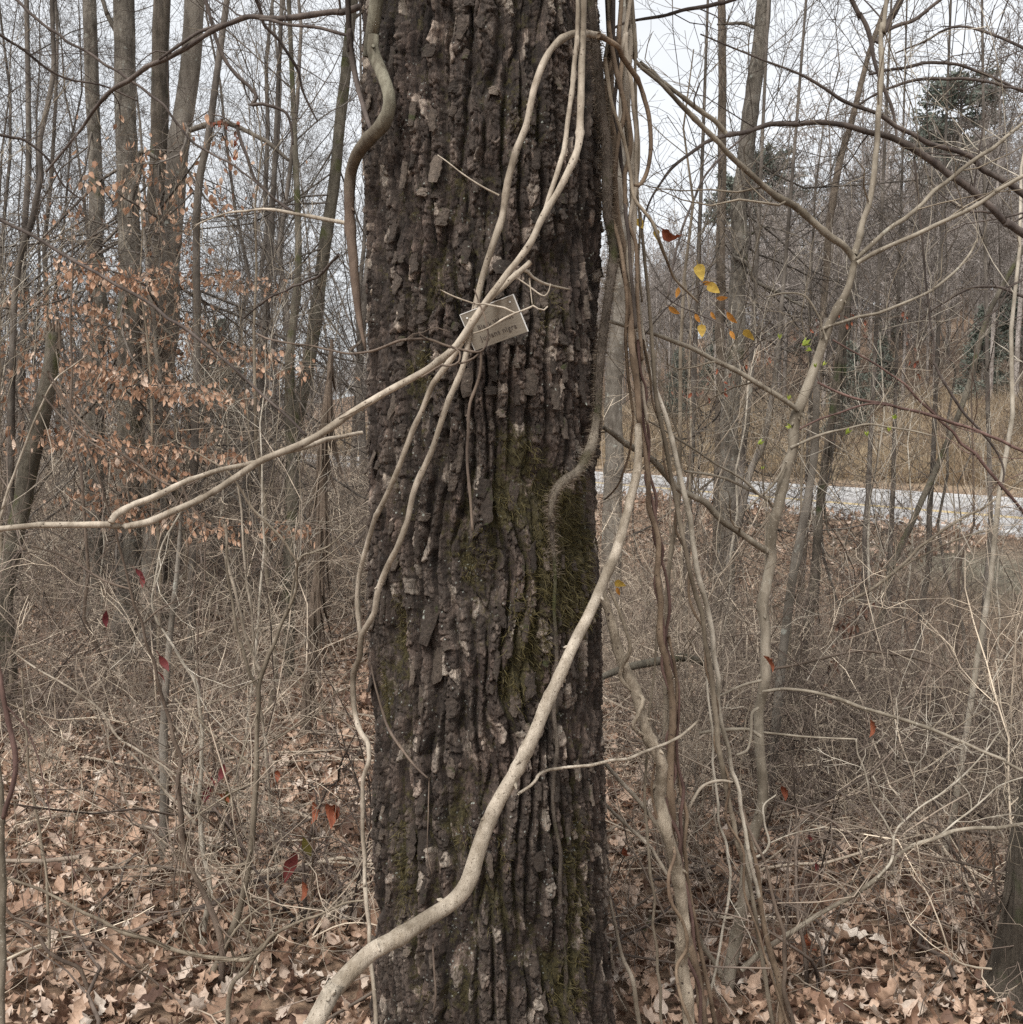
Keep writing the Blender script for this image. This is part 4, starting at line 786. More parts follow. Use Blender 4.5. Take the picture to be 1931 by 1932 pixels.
hang('short stout twig ladder crossing behind the pale forked branch at left', 'brown_stem', [S('90 700 130 765 175 815 220 850 275 888 320 915 345 920 360 955 400 1000', [4, 4, 5, 5, 4], 2.6)], [S('80 745 130 800 180 840 240 870', [4, 3], 2.6), S('350 918 380 900 400 870', [3, 2], 2.6), S('350 918 330 960 300 1000', [3, 2], 2.6)], k=7, ln=.2)

hang('fine dark twiggy branch spreading through the sky at the top left corner', 'dark_twig', [S('-10 60 40 90 90 130 130 150 190 160 260 190', [6, 5, 4, 3], (4.6, 5.0), e0=.6)], k=9, ln=.6, third=3)
hang('fine dark twiggy branch hanging in front of the left border trees', 'dark_twig', [S('-10 250 40 262 90 300 120 350 160 380', [6, 5, 4, 3], (4.2, 4.4), e0=.6)], k=9, ln=.5, third=3)
hang('forked dark branch spreading between the pale leaning trunk and the walnut', 'dark_twig', [S('480 -8 500 40 530 80 560 130 575 180 600 230', [7, 6, 5, 3], (5.0, 5.3), e0=.6)], k=9, ln=.6, third=3)
hang('dark branch fanning out low over the hazy left wood beside the walnut', 'dark_twig', [S('640 480 600 520 560 540 510 560 460 600', [6, 5, 4, 3], (4.4, 4.9))], k=9, ln=.5, third=2)
hang('twiggy dark branch spreading right across the sky above the hill', 'dark_twig', [S('1935 90 1860 60 1800 50 1740 80 1690 100', [6, 5, 4, 3], (6.0, 6.4), e0=.6)], k=8, ln=.8, third=3)
hang('bud-tipped fine branch rising through the sky between the bundle and the right-hand trunks', 'dark_twig', [S('1260 560 1275 480 1300 400 1340 320 1400 260 1440 240', [5, 5, 4, 3], (4.6, 5.2))], k=8, ln=.6, third=2)
hang('dark drooping branch at the right edge above the cedar', 'dark_twig', [S('1935 560 1880 540 1830 545 1780 570 1730 610', [6, 5, 4, 3], (5.0, 5.2), e0=.4)], k=8, ln=.6, third=2)

# --- small trees and shrubs, left foreground
def shrub(label, mat, main, br=(), k=9, ln=.42, sub=3, name='bare_shrub', cat='shrub', third=0, tm=None):
    return stem_thing(name, label, cat, mat, main, br, tw=dict(k=k, ln=ln, mat=tm or mat, sub=sub, on='all', third=third, rmin=.0013), nb=4)
shrub('tall olive-grey shrub stem forking at mid height, nearest the trunk on the left', 'grey_stem',
    [S('546 1148 531 1177 518 1215 505 1240 491 1286 489 1322 486 1357 484 1400 482 1448 479 1505 477 1557 475 1605 469 1648 460 1685 447 1721 432 1765 418 1805 400 1840 393 1870 388 1932', [6, 8, 9, 10, 12, 13, 14, 16], 3.05, sides=9, e1='g')],
    [S('546 1148 560 1110 560 1075 562 1061 540 1025 515 1000 491 977 470 950 451 919 430 890 400 870 349 842', [5, 5, 4, 3], (3.05, 2.9)), S('546 1150 564 1057 590 1042 618 1031 645 1008 668 986', [5, 4, 3], 3.05), S('482 1448 450 1425 425 1405 400 1385 375 1360 350 1340 330 1318', [5, 5, 4, 3], 3.0), S('489 1300 470 1270 458 1230 450 1200 440 1150 430 1090 425 1050', [7, 7, 6, 5, 4], 3.1), S('484 1420 520 1395 560 1370 600 1345 640 1300', [3, 3, 2], 3.0), S('418 1805 440 1760 470 1730 510 1700', [5, 5, 3], 3.0)])
shrub('dark reddish-grey shrub stem leaning left, crossed by the tall olive-grey one', 'brown_stem',
    [S('91 711 118 757 146 802 168 856 189 911 204 957 218 1002 232 1057 247 1112 257 1146 266 1181 278 1224 291 1268 303 1310 316 1354 330 1400 338 1434 338 1485 342 1539 346 1580 353 1616 368 1650 386 1685 403 1727 415 1768 419 1800 418 1840 408 1932', [3, 4, 4, 5, 6, 8, 10, 10, 12, 13], (2.8, 3.0, 3.0), sides=8, e1='g')],
    [S('266 1181 300 1150 330 1135 360 1125 415 1100', [4, 3, 2], 3.0), S('342 1434 370 1420 400 1400 440 1370', [4, 3], 3.0), S('247 1112 210 1100 170 1080 120 1050 60 1030', [4, 4, 3], 3.0), S('338 1460 310 1440 275 1420 250 1400 240 1390', [4, 4, 3], 3.0)])
shrub('smooth pale grey sapling stem standing straight between the two darker shrubs', 'pale_stem',
    [S('302 1180 327 1221 345 1250 364 1275 375 1304 378 1340 382 1390 382 1448 376 1510 378 1576 384 1610 393 1648 395 1690 386 1739 383 1795 382 1848 382 1932', [4, 6, 7, 8, 9, 11, 12], 3.3, sides=8, e1='g')], [S('342 966 325 995 309 1024 302 1045 298 1068 292 1100 287 1137 292 1160 302 1184', [4, 4, 4], 3.3)])
shrub('low grey branch bowed along the bottom left, tip curving up to the trunk', 'grey_stem',
    [S('688 1699 655 1703 628 1715 600 1728 575 1735 546 1747 525 1757 509 1768 500 1782 487 1797 475 1808 455 1812 410 1808 364 1801 328 1792 291 1779 255 1765 218 1750 182 1732 146 1714 110 1695 73 1677 36 1665 0 1652', [4, 5, 6, 7, 8, 8, 7, 6, 5], 2.7, sides=7)], [S('505 1778 490 1790 465 1830 440 1860 430 1932', [6, 8, 10], 2.75, e1='g')])
shrub('thick dark twig crossing the litter at bottom left corner', 'brown_stem', [S('0 1700 25 1732 55 1750 75 1770 91 1794 118 1812 146 1830 160 1855 171 1885 178 1935', [5, 7, 8, 8], 2.9, sides=7, e1='g')], [S('25 1732 80 1745 130 1760 190 1780 240 1820 290 1850 330 1890 350 1935', [5, 5, 5, 4], 2.9)])
shrub('thin greenish-grey shoot rising near the left edge', 'grey_stem', [S('40 1260 48 1360 55 1448 63 1505 73 1557 80 1602 87 1648 92 1710 93 1776 90 1850 87 1935', [4, 5, 6, 6, 7], 3.1, sides=6, e1='g')])
shrub('pale slanting bare shoot crossing above the leaf litter at lower left', 'vine_pale', [S('18 1225 62 1257 109 1284 150 1308 182 1332 205 1362 226 1394 255 1413 291 1434 315 1450 342 1475', [3, 4, 5, 5, 4], 3.2, sides=6, e1=.1)], [S('240 1415 273 1448 295 1472 317 1496 345 1525 371 1556', [4, 5, 5], 3.2)])
shrub('straight pale leaning shoot at the left edge crossing the long branch end', 'vine_pale', [S('164 671 135 692 109 711 92 735 80 762 62 802 47 842 32 882 18 922 6 960 -10 1010', [3, 4, 5, 6], 2.9, sides=6, e1='g')], k=3)
shrub('pale wavy upright stem left of the trunk behind the forked shrub', 'vine_pale', [S('448 910 456 965 458 1021 463 1065 469 1112 474 1145 477 1177 480 1220 484 1260', [4, 5, 5], 3.6, sides=6, e1='g')], [S('426 984 427 1020 429 1057 444 1120 458 1184 474 1226 491 1268', [5, 6, 6], 3.5)])
shrub('smooth reddish stem bowing out at the left edge low down', 'red_twig', [S('-5 1240 0 1284 8 1325 15 1368 22 1400 27 1430 27 1462 22 1492 14 1516 6 1545', [9, 10, 10, 9], 2.5, sides=9, e0=.3)], k=1)
stem_thing('edge_sapling', 'straight tan sapling stem standing at the extreme lower left edge', 'tree', 'sapling', [S('0 1480 5 1540 6 1600 6 1700 5 1800 4 1935', [9, 12, 13, 14], 2.6, sides=10, e0=1, e1='g')])

# ------------------------------------------------------------------ background trunks that one can tell apart
def trunk(name, label, mat, s, w, Y, sides=14, crown=True, rough=.03, br=(), cat='tree', tw=None, seed=1, up=9, ds=.03):
    xy, pt, Ys = pts_of(s, Y); 
    st = S(s, w, Y, sides=sides, step=.1, rough=rough, knots=.15, wob=.25, e1='g' if P(*xy[-1], Y)[2] > float(H(*P(*xy[-1], Y)[:2])) else 0)
    mb = MB(); Q, R, _ = st
    rg = np.random.default_rng(seed)
    if crown:      # carry on above the frame into a crown
        d = unit(Q[0] - Q[3]); n_ = 12; top = [Q[0] + d * up * t + np.array([0, 0, up * .15 * t * t]) for t in np.linspace(0, 1, n_)][::-1]
        Q = np.vstack([np.array(top)[:-1], Q]); R = np.concatenate([np.linspace(R[0] * .25, R[0], n_)[:-1], R])
    root = empty(name, label, cat); root.location = tuple(map(float, Q[-1]))
    def sh(o): o.location = tuple(-q for q in root.location); return o
    # surface: displaced ring mesh so that the bark has relief
    T = len(Q); fl = np.exp(-np.clip(Q[:, 2] - Q[-1, 2], 0, 5) / .25) * .25; R = R * (1 + fl)
    tan = unit(np.gradient(Q, axis=0)); u = unit(np.cross(tan, np.array([[0.2, 1, 0.]]))); v = np.cross(tan, u)
    a = np.arange(sides) * 2 * np.pi / sides; rr = R[:, None] * (1 + (rg.random((T, sides)) - .5) * ds * 2)
    V = Q[:, None] + rr[..., None] * (u[:, None] * np.cos(a)[None, :, None] + v[:, None] * np.sin(a)[None, :, None])
    i = np.arange(T * sides).reshape(T, sides); j = np.roll(i, -1, 1)
    sh(obj('trunk', mesh_from('trunk', V.reshape(-1, 3), np.stack([i[:-1], j[:-1], j[1:], i[1:]], -1).reshape(-1, 4)), M[mat], root))
    for b in br: m2 = MB(); add(m2, b); sh(m2.build('branch', M[mat], root))
    if crown:
        mb = MB(); q, r = spawn(Q[None, :n_ + 2][:, ::-1], R[None, :n_ + 2][:, ::-1], 12, 42, .3, .3, 8, .12, .08, .1, 1, .006, rg); mb.tubes(q, r, 5)
        q, r = spawn(q, r, 6, 45, .45, .5, 6, .16, .05, .15, 1, .0035, rg); mb.tubes(q, r, 4); q, r = spawn(q, r, 5, 45, .5, .55, 5, .18, .03, .15, 1, .0025, rg); mb.tubes(q, r, 3)
        o = sh(mb.build('crown', M['trunk_mid'], root))
    if tw:
        tk = dict(tw); mb = MB(); Lt = np.linalg.norm(np.diff(Q, axis=0), axis=1).sum(); q, r = spawn(Q[None], R[None], tk['k'], 45, tk['ln'] * .55 / Lt, .16, 7, .16, .06, .3, .85, .0028, rg); mb.tubes(q, r, 4)
        q, r = spawn(q, r, 6, 45, .5, .6, 5, .2, .02, .15, 1, .0022, rg); mb.tubes(q, r, 3); q, r = spawn(q, r, 4, 45, .5, .7, 4, .2, .0, .15, 1, .0018, rg); mb.tubes(q, r, 3)
        o = sh(mb.build('twigs', M['trunk_mid'], root)); o['kind'] = 'stuff'
    return root
TW = dict(k=24, ln=4.5)
trunk('background_tree', 'leftmost of four straight background trunks, slimmest and plainest', 'trunk_grey', '169 0 172 150 178 300 181 420 180 520 184 620 182 720 186 850 180 1000', [24, 25, 28, 32, 34], 9.5, tw=TW, seed=3)
trunk('background_tree', 'stout lichen-spotted trunk, second of four at left with a hooked broken side branch', 'trunk_grey', '234 0 236 110 238 210 242 310 245 400 250 520 252 620 252 720 247 840 242 950 243 1060 238 1180 234 1290', [38, 38, 40, 43, 44, 44, 46], 7.6, sides=18, seed=4,
      br=[S('246 410 250 370 262 330 266 300 262 288 270 284 285 292 300 302', [12, 12, 11, 9, 7], 7.4, sides=8), S('220 60 205 30 195 0', [10, 9, 8], 7.6, sides=7, e1=.8)], tw=dict(k=8, ln=2.5))
trunk('background_tree', 'rough dark trunk standing behind the orange leaves, third of four at left', 'dark_shag', '306 0 302 120 300 230 298 330 294 430 292 540 290 650 288 780 290 900', [30, 32, 34, 38, 42, 44], 8.6, sides=16, seed=5, tw=TW)
trunk('background_tree', 'smooth pale grey trunk leaning right, rightmost of four at left', 'trunk_smooth', '367 0 360 110 350 210 338 310 328 400 320 480 312 560 306 660 300 760 294 860 290 960', [36, 37, 38, 40, 40, 40], 8.0, sides=18, seed=6,
      br=[S('352 248 376 238 400 231 425 231 447 240 475 255 506 271 525 285 546 303', [10, 10, 9, 8, 6], 7.9, sides=8)], tw=dict(k=8, ln=2.5))
trunk('slender_tree', 'thin dark curving tree right beside the pale leaning trunk', 'trunk_mid', '428 0 412 125 400 220 392 275 380 325 372 400 370 500 371 600 372 700 368 850 365 1000', [11, 13, 14, 14, 14, 14], 6.8, sides=9, seed=7, up=5, tw=dict(k=10, ln=2))
trunk('slender_tree', 'mossy dark tree leaning right close to the walnut trunk', 'mossy', '662 40 652 140 645 200 636 300 622 400 606 520 596 600 580 700 562 790 552 860 548 950 546 1020', [19, 20, 22, 24, 24, 23, 22], 9.0, sides=12, seed=8, tw=TW)
trunk('slender_tree', 'thin tree with a moss-green lower trunk left of the walnut', 'mossy', '556 250 559 330 560 400 562 480 560 560 550 640 547 720 545 800 548 880 552 960 550 1040', [10, 12, 14, 18, 20, 19], 7.2, sides=10, seed=9, up=5, tw=dict(k=12, ln=2))
trunk('slender_tree', 'faint dark tree between the orange leaves and the mossy leaning tree', 'trunk_mid', '520 280 516 380 510 480 504 560 495 640 488 720 484 800 470 900', [9, 12, 14, 18, 18], 11, sides=9, seed=10, tw=TW)
trunk('slender_tree', 'wavy slender tree near the upper left corner', 'trunk_mid', '98 -5 100 70 101 130 90 200 78 255 77 300 79 330 68 380 60 420 40 480 30 560 26 650 22 800 20 950', [8, 9, 10, 11, 12, 13], 6.5, sides=9, seed=12, up=5, tw=dict(k=12, ln=2.2))
trunk('slender_tree', 'slim straight tree rising near the left border of the picture', 'trunk_mid', '52 100 54 250 50 400 44 520 42 650 40 800 38 950', [9, 11, 13, 14], 11, sides=8, seed=13, tw=TW)
# broken mossy stump
mb = MB(); Q, R, _ = S('101 626 96 680 88 720 76 760 66 810 52 870 42 930 36 990 30 1060', [26, 30, 32, 34, 34, 36], 6.2, sides=18, e1='g', rough=.06); mb.tubes(Q[None], R[None], 18)
st = empty('broken_snag', 'mossy broken-off leaning trunk at the left edge with a splintered top', 'dead tree'); mb.build('trunk', M['mossy'], st)
mb = MB(); t = Q[0]; sp = [[t + np.array([(k_ - 3) * .012, .02 * math.sin(k_ * 2), -.1]), t + np.array([(k_ - 3) * .012, .02 * math.sin(k_ * 2), .02]), t + np.array([(k_ - 3) * .013, .02 * math.sin(k_ * 2), .03 + .05 * abs(math.sin(k_ * 1.7))])] for k_ in range(7)]
mb.tubes(np.array(sp), np.array([[.012, .01, .002]] * 7), 4); mb.build('splinters', M['snag'], st)
# shredded pale snag near trunk
Q, R, _ = S('628 640 622 700 616 760 612 830 608 900 606 960 600 1050', [3, 9, 15, 17, 18, 18], 5.6, sides=14, e1='g'); mb = MB(); mb.tubes(Q[None], R[None], 14)
st = empty('shredded_snag', 'pale brown snag with shredding bark standing just left of the walnut', 'dead tree'); mb.build('trunk', M['snag'], st)
rg = np.random.default_rng(5); n = 60; i = rg.integers(0, len(Q) - 3, n); a = rg.random(n) * 6.28; s0 = Q[i] + np.stack([np.cos(a), np.sin(a), a * 0], -1) * R[i][:, None]
o_ = np.stack([np.cos(a), np.sin(a), a * 0], -1); L = .15 + .3 * rg.random(n)
mb = MB(); mb.tubes(np.stack([s0, s0 + o_ * .012 + np.array([0, 0, -1.]) * L[:, None] * .5, s0 + o_ * (.02 + .05 * rg.random(n))[:, None] + np.array([0, 0, -1.]) * L[:, None]], 1), np.stack([np.full(n, .009), np.full(n, .008), np.full(n, .002)], 1), 4)
mb.build('bark_strips', M['snag'], st)['kind'] = 'stuff'
trunk('small_tree', 'slim bare trunk rising from the leaf litter at lower left', 'trunk_smooth', '342 966 336 1060 330 1120 322 1200 316 1270 312 1330 309 1400 311 1485 310 1540 309 1594 304 1685', [7, 9, 12, 14, 15, 16, 18], 3.95, sides=10, crown=False, seed=15)
# right side
trunk('background_tree', 'straight rough grey trunk against the sky, thickest on the right', 'trunk_grey', '1442 0 1435 80 1426 150 1416 230 1408 300 1400 380 1396 450 1388 540 1384 620 1378 720 1375 820 1371 920 1370 1010', [27, 28, 30, 30, 32, 34, 36], 12.5, sides=18, seed=16,
      br=[S('1424 52 1408 44 1390 42 1370 44', [7, 6, 4], 12.5, sides=6, e1=.1), S('1384 485 1402 492 1416 505 1420 520 1424 530 1450 545 1480 560 1520 580', [8, 8, 7, 5], 12.4, sides=7), S('1392 480 1420 440 1450 425', [4, 3], 12.4, sides=5)], tw=dict(k=14, ln=3.5))
trunk('background_tree', 'straight brown slimmer trunk just left of the thickest right-hand one', 'trunk_brown', '1362 0 1363 100 1363 200 1363 300 1362 400 1361 500 1360 600 1362 700 1358 850 1355 980', [14, 15, 16, 17, 18, 18], 13.5, sides=12, seed=17, tw=TW)
trunk('background_tree', 'slim tan trunk leaning right above the road hill', 'trunk_brown', '1668 20 1652 65 1640 100 1626 155 1612 210 1596 270 1582 330 1570 400 1562 480 1556 560 1548 660', [8, 9, 11, 13, 13, 12], 14, sides=10, seed=18, tw=TW)
trunk('background_tree', 'wide pale trunk half hidden behind the right edge of the walnut', 'trunk_smooth', '1184 0 1180 200 1176 380 1172 500 1168 600 1164 700 1160 800 1158 900 1156 1000', [20, 24, 28, 34, 38], 10.5, sides=16, seed=19)
trunk('slender_tree', 'grey doubled stem behind the forked sapling', 'trunk_smooth', '1560 600 1552 650 1543 702 1542 780 1539 849 1532 900 1524 940 1516 990 1507 1045 1497 1102 1486 1180 1475 1260 1468 1330', [9, 12, 14, 16, 16, 17], 4.6, sides=10, crown=False, seed=20)
trunk('slender_tree', 'dark lichened tree leaning over the road at right', 'mossy', '1950 440 1931 469 1912 505 1896 534 1880 565 1865 596 1848 650 1835 700 1822 745 1808 786 1792 828 1775 870 1758 907 1741 942 1724 980 1707 1018 1692 1050 1678 1081 1668 1120 1662 1170', [8, 9, 10, 11, 12, 12], 8.5, sides=10, crown=False, seed=21)
for lab, s, w_, Y, sd_ in [('thin post-like trunk left of the leaning dark tree, in front of the road', '1650 700 1645 800 1641 880 1638 960 1634 1040 1630 1110', [8, 10, 11], 13, 31),
                 ('second thin trunk crossing the pale road, brownish and straight', '1690 760 1687 850 1685 910 1682 980 1680 1050', [7, 9, 10], 14, 32),
                 ('third thin trunk crossing the road, forked at its foot in the ravine', '1768 700 1763 828 1759 910 1754 997 1751 1081 1745 1120', [8, 10, 12], 12.5, 33),
                 ('fourth thin trunk crossing the road near the right edge, mossy', '1864 720 1867 841 1868 920 1869 997 1866 1050 1863 1102 1858 1190 1856 1250', [8, 9, 11, 12], 11, 34),
                 ('dark thin trunk right of the bundled vines, in front of the golden bank', '1312 650 1308 760 1306 860 1300 960 1298 1040', [9, 11, 12], 13, 35),
                 ('dark thin trunk between the two grey right-hand background trunks and the sapling', '1425 560 1420 680 1410 780 1400 880 1385 960 1375 1010', [8, 12, 14, 16], 11.5, 36),
                 ('crooked blackish tree bending right over the bank below the hill', '1470 640 1462 720 1450 790 1440 840 1420 880 1405 940 1390 1000', [8, 11, 13, 15], 11, 37)]:
    trunk('slender_tree', lab, 'trunk_mid', s, w_, Y, sides=9, crown=True, seed=sd_, tw=dict(k=9, ln=2), up=6)
# shaggy dark stump group and right edge trunk
def shaggy(name, label, s, w_, Y, mat, seed, n=160):
    Q, R, _ = S(s, w_, Y, sides=16, e0=1.5, e1='g', rough=.05); mb = MB(); R = R * (1 + .4 * np.exp(-(Q[:, 2] - Q[-1, 2]) / .15)); mb.tubes(Q[None], R[None], 20)
    st = empty(name, label, 'tree'); mb.build('trunk', M[mat], st)
    rg = np.random.default_rng(seed); i = rg.integers(0, len(Q) - 2, n); a = rg.random(n) * 6.28; o_ = np.stack([np.cos(a), np.sin(a), a * 0], -1); s0 = Q[i] + o_ * R[i][:, None] * .95; L = .08 + .25 * rg.random(n)
    mb = MB(); mb.tubes(np.stack([s0, s0 + o_ * .008 + np.array([0, 0, -1.]) * L[:, None] * .5, s0 + o_ * (.01 + .03 * rg.random(n))[:, None] + np.array([0, 0, -1.]) * L[:, None]], 1), np.stack([np.full(n, .009), np.full(n, .008), np.full(n, .003)], 1), 4)
    mb.build('bark_strips', M[mat], st)['kind'] = 'stuff'; return st
shaggy('edge_tree', 'large dark tree base cut by the lower right edge of the picture', '2050 900 2025 1200 1985 1480 1972 1600 1966 1740 1955 1900', [60, 64, 78, 112, 132, 176], 2.95, 'dark_shag', 8, 260)
shaggy('shaggy_tree', 'shaggy dark trunk standing behind the sapling at mid height', '1545 1000 1535 1080 1518 1180 1505 1260 1496 1330 1490 1400', [14, 20, 26, 34, 36], 6.8, 'dark_shag', 9, 90)
# logs
def log(label, s, w_, Y, mat, cat='log', lift=None):
    Q, R, _ = S(s, w_, Y, sides=12, rough=.08, step=.06)
    mb = MB(); mb.tubes(Q[None], R[None], 12, cap=True); return tag(mb.build('fallen_log', M[mat]), label, cat)
log('mossy green fallen branch sticking out right of the trunk at knee height', '1135 1278 1180 1262 1225 1250 1262 1240 1290 1238 1315 1245 1345 1262', [12, 16, 16, 15, 12], (4.3, 4.5), 'mossy')
log('short mossy log lying in the litter right of the trunk foot', '1172 1810 1210 1770 1240 1735 1262 1700 1290 1660', [16, 22, 24, 18], (3.35, 3.5, 4.1), 'mossy')
log('dark rotten log half buried in leaves at bottom left', '195 1745 232 1752 262 1762 300 1772 345 1776', [26, 40, 38, 40, 24], (3.65, 3.55), 'dark_shag')
log('grey dead branch lying across the litter behind the tall shrub stem', '335 1500 400 1478 460 1462 520 1448 600 1440 660 1432', [8, 12, 12, 9, 7], (5.2, 5.0, 5.6), 'grey_stem')
log('brown rotten log lying in the brush at lower right', '1560 1480 1610 1500 1660 1530 1700 1560', [20, 26, 26, 18], (5.3, 4.8), 'brown_stem')

# ------------------------------------------------------------------ engraved plate
c = [P(869, 593, 2.17), P(968, 556, 2.12), P(998, 624, 2.13), P(896, 662, 2.19)]
c = [np.array(q) for q in c]; ctr = sum(c) / 4; ex = unit((c[1] - c[0]) + (c[2] - c[3])); ey0 = (c[0] - c[3]) + (c[1] - c[2]); ez = unit(np.cross(ex, ey0)); ey = np.cross(ez, ex)
Wd = .5 * (np.linalg.norm(c[1] - c[0]) + np.linalg.norm(c[2] - c[3])); Hg = .5 * (np.linalg.norm(c[0] - c[3]) + np.linalg.norm(c[1] - c[2]))
from mathutils import Matrix
plate = empty('name_plate', 'small tilted grey metal plate engraved with the tree name, nailed to the walnut trunk', 'sign')
plate.matrix_world = Matrix(((ex[0], ey[0], ez[0], ctr[0]), (ex[1], ey[1], ez[1], ctr[1]), (ex[2], ey[2], ez[2], ctr[2]), (0, 0, 0, 1)))
def slab(name, x0, x1, y0, y1, z0, z1, mat, parent, b=.0):
    V = [(x0, y0, z0), (x1, y0, z0), (x1, y1, z0), (x0, y1, z0), (x0 + b, y0 + b, z1), (x1 - b, y0 + b, z1), (x1 - b, y1 - b, z1), (x0 + b, y1 - b, z1)]
    return obj(name, mesh_from(name, V, [(0, 3, 2, 1), (4, 5, 6, 7), (0, 1, 5, 4), (1, 2, 6, 5), (2, 3, 7, 6), (3, 0, 4, 7)], smooth=False), M[mat], parent)
w2, h2 = Wd / 2, Hg / 2
slab('panel', -w2 + .0009, w2 - .0009, -h2, h2 - .0009, -.0015, .0012, 'tag_metal', plate)
slab('bright_edge', w2 - .0009, w2 + .0004, -h2, h2, -.0015, .0018, 'tag_edge', plate); slab('bright_edge', -w2 + .0009, w2 - .0009, h2 - .0009, h2 + .0004, -.0015, .0018, 'tag_edge', plate)
slab('bright_edge', -w2 - .0004, -w2 + .0009, -h2, h2, -.0015, .0018, 'tag_edge', plate)
for txt, y, sz, mt, x in (('Juglans nigra', -h2 + .014, .0148, 'tag_ink', .002), ('Black Walnut', -h2 + .036, .0135, 'tag_ink', .004)):
    cu = bpy.data.curves.new('lettering', 'FONT'); cu.body = txt; cu.size = sz; cu.extrude = .0002; cu.align_x = 'CENTER'; cu.space_character = 1.12; cu.offset = .00012
    q_ = bpy.data.objects.new('outline', cu); me = bpy.data.meshes.new_from_object(q_); me.name = 'lettering'; bpy.data.objects.remove(q_); bpy.data.curves.remove(cu)
    me.materials.clear(); o = obj('lettering', me, M[mt], plate); o.location = (x, y, .0015)
mb = MB()
for sx in (-.8, .8): mb.tubes(np.array([[[sx * w2, h2 * .7, .001], [sx * w2, h2 * .7, .003]]]), np.array([[.0022, .0016]]), 8, cap=True)
mb.build('nails', M['tag_edge'], plate)

# ------------------------------------------------------------------ hanging coloured leaves
def leaf_at(name, label, me, x, y, Y, px, ang, tilt=0.0, roll=0.0, group=None):
    o = bpy.data.objects.new(name, me); COL.objects.link(o); o.location = tuple(P(x, y, Y)); L = me['len'] 
    s_ = px * .86 * K * Y / L; o.scale = (s_,) * 3
    # leaf lies along +X; turn it in the picture plane by ang (degrees, 0 = right, -90 = hanging down)
    from mathutils import Euler
    m = Matrix.Rotation(math.radians(90 + tilt), 3, 'X')      # upright, facing the camera
    r = Matrix.Rotation(math.radians(-ang), 3, 'Y') @ m @ Matrix.Rotation(math.radians(roll), 3, 'X')
    o.rotation_euler = r.to_euler(); 
    if label: tag(o, label, 'leaf', group)
    return o
def LM(n_, prof, l, wd, mat, curl, fold, seed): m = leaf_mesh(n_, prof, l, wd, mat, curl, fold, seed, n=11); m['len'] = l; return m
yl = LM('yellow_leaf', heart, .09, .06, 'yellow_leaf', .3, .2, 1); ol = LM('orange_leaf', ovate, .09, .04, 'orange_leaf', .35, .35, 2); ru = LM('rust_leaf', ovate, .1, .06, 'rust_leaf', 1.1, .7, 3)
rl = LM('red_leaf', lance, .12, .045, 'red_leaf', .4, .3, 4); rl2 = LM('red_leaf', ovate, .1, .05, 'rust_leaf', .6, .3, 5); og = LM('olive_leaf', lance, .12, .05, 'olive_leaf', .3, .3, 6); wl = LM('pale_leaf', ovate, .09, .045, 'orange_leaf', .3, .3, 7)
by = empty('yellow_leaved_twig', 'thin twig with yellow and orange leaves hanging right of the vine bundle', 'twig')
def adopt(o, parent): o.parent = parent; return o
tws = [S('1230 420 1300 460 1345 500 1322 495', [2, 2, 1.5], 2.6, sides=4), S('1195 660 1260 580 1318 540 1350 530 1365 545', [2.5, 2, 1.5], 2.6, sides=4), S('1235 540 1270 570 1310 590 1355 610 1395 625', [2, 2, 1.5], 2.6, sides=4), S('1310 590 1330 600 1322 615', [1.5, 1], 2.6, sides=4)]
mb = MB()
for s_ in tws: add(mb, s_)
mb.build('stem', M['dark_twig'], by)
for nm, me, x, y, px, an, ti, ro in [('leaf', yl, 1318, 498, 38, -72, 10, 20), ('leaf', ol, 1326, 532, 26, -10, 40, 0), ('leaf', yl, 1336, 536, 32, -35, 15, 0), ('leaf', ol, 1352, 562, 26, 0, 30, 10), ('leaf', ol, 1262, 578, 30, -35, 10, 30), ('leaf', ol, 1312, 592, 22, -60, 0, 20),
        ('leaf', ol, 1342, 588, 20, -60, 0, 40), ('leaf', yl, 1324, 612, 28, -88, 0, 0), ('leaf', ol, 1372, 588, 34, -50, 0, 50), ('leaf', ol, 1378, 624, 22, -60, 0, 10), ('leaf', yl, 1404, 622, 32, -38, 0, 55), ('leaf', wl, 1282, 542, 24, -100, 0, 40)]:
    adopt(leaf_at(nm, None, me, x, y, 2.6, px, an, ti, ro), by)
leaf_at('rust_leaf', 'crumpled rust-brown leaf caught beside the long thin vine', ru, 1248, 434, 2.5, 46, -28, 20, 35)
leaf_at('yellow_leaf', 'bright yellow leaf against the upper vine bundle', yl, 1203, 412, 2.5, 26, -60, 0, 10)
leaf_at('yellow_leaf', 'folded yellow leaf dangling between the bundle and the crumpled rust leaf', yl, 1238, 432, 2.55, 30, -70, 0, 60)
leaf_at('yellow_leaf', 'lone yellow leaf hanging right of the trunk beside the thick pale branch', yl, 1160, 1098, 2.5, 26, -15, 0, 20)
leaf_at('orange_leaf', 'small orange leaf just below the lone yellow one right of the trunk', ol, 1164, 1108, 2.52, 20, -70, 0, 20)
leaf_at('rust_leaf', 'brown curled leaf low down in the brush beside the whitish shrub', ru, 1520, 1765, 3.1, 48, -70, 10, 40)
leaf_at('rust_leaf', 'brown hanging leaf right of the other curled one in the lower right brush', ru, 1640, 1780, 3.4, 44, -85, 0, 60)
leaf_at('red_leaf', 'small crimson leaf on a shoot in the lower right brush, upper of two', rl, 1526, 1572, 3.4, 22, -70, 0, 20)
leaf_at('red_leaf', 'small crimson leaf on a shoot in the lower right brush, lower of two', rl, 1540, 1625, 3.4, 24, -80, 0, 10)
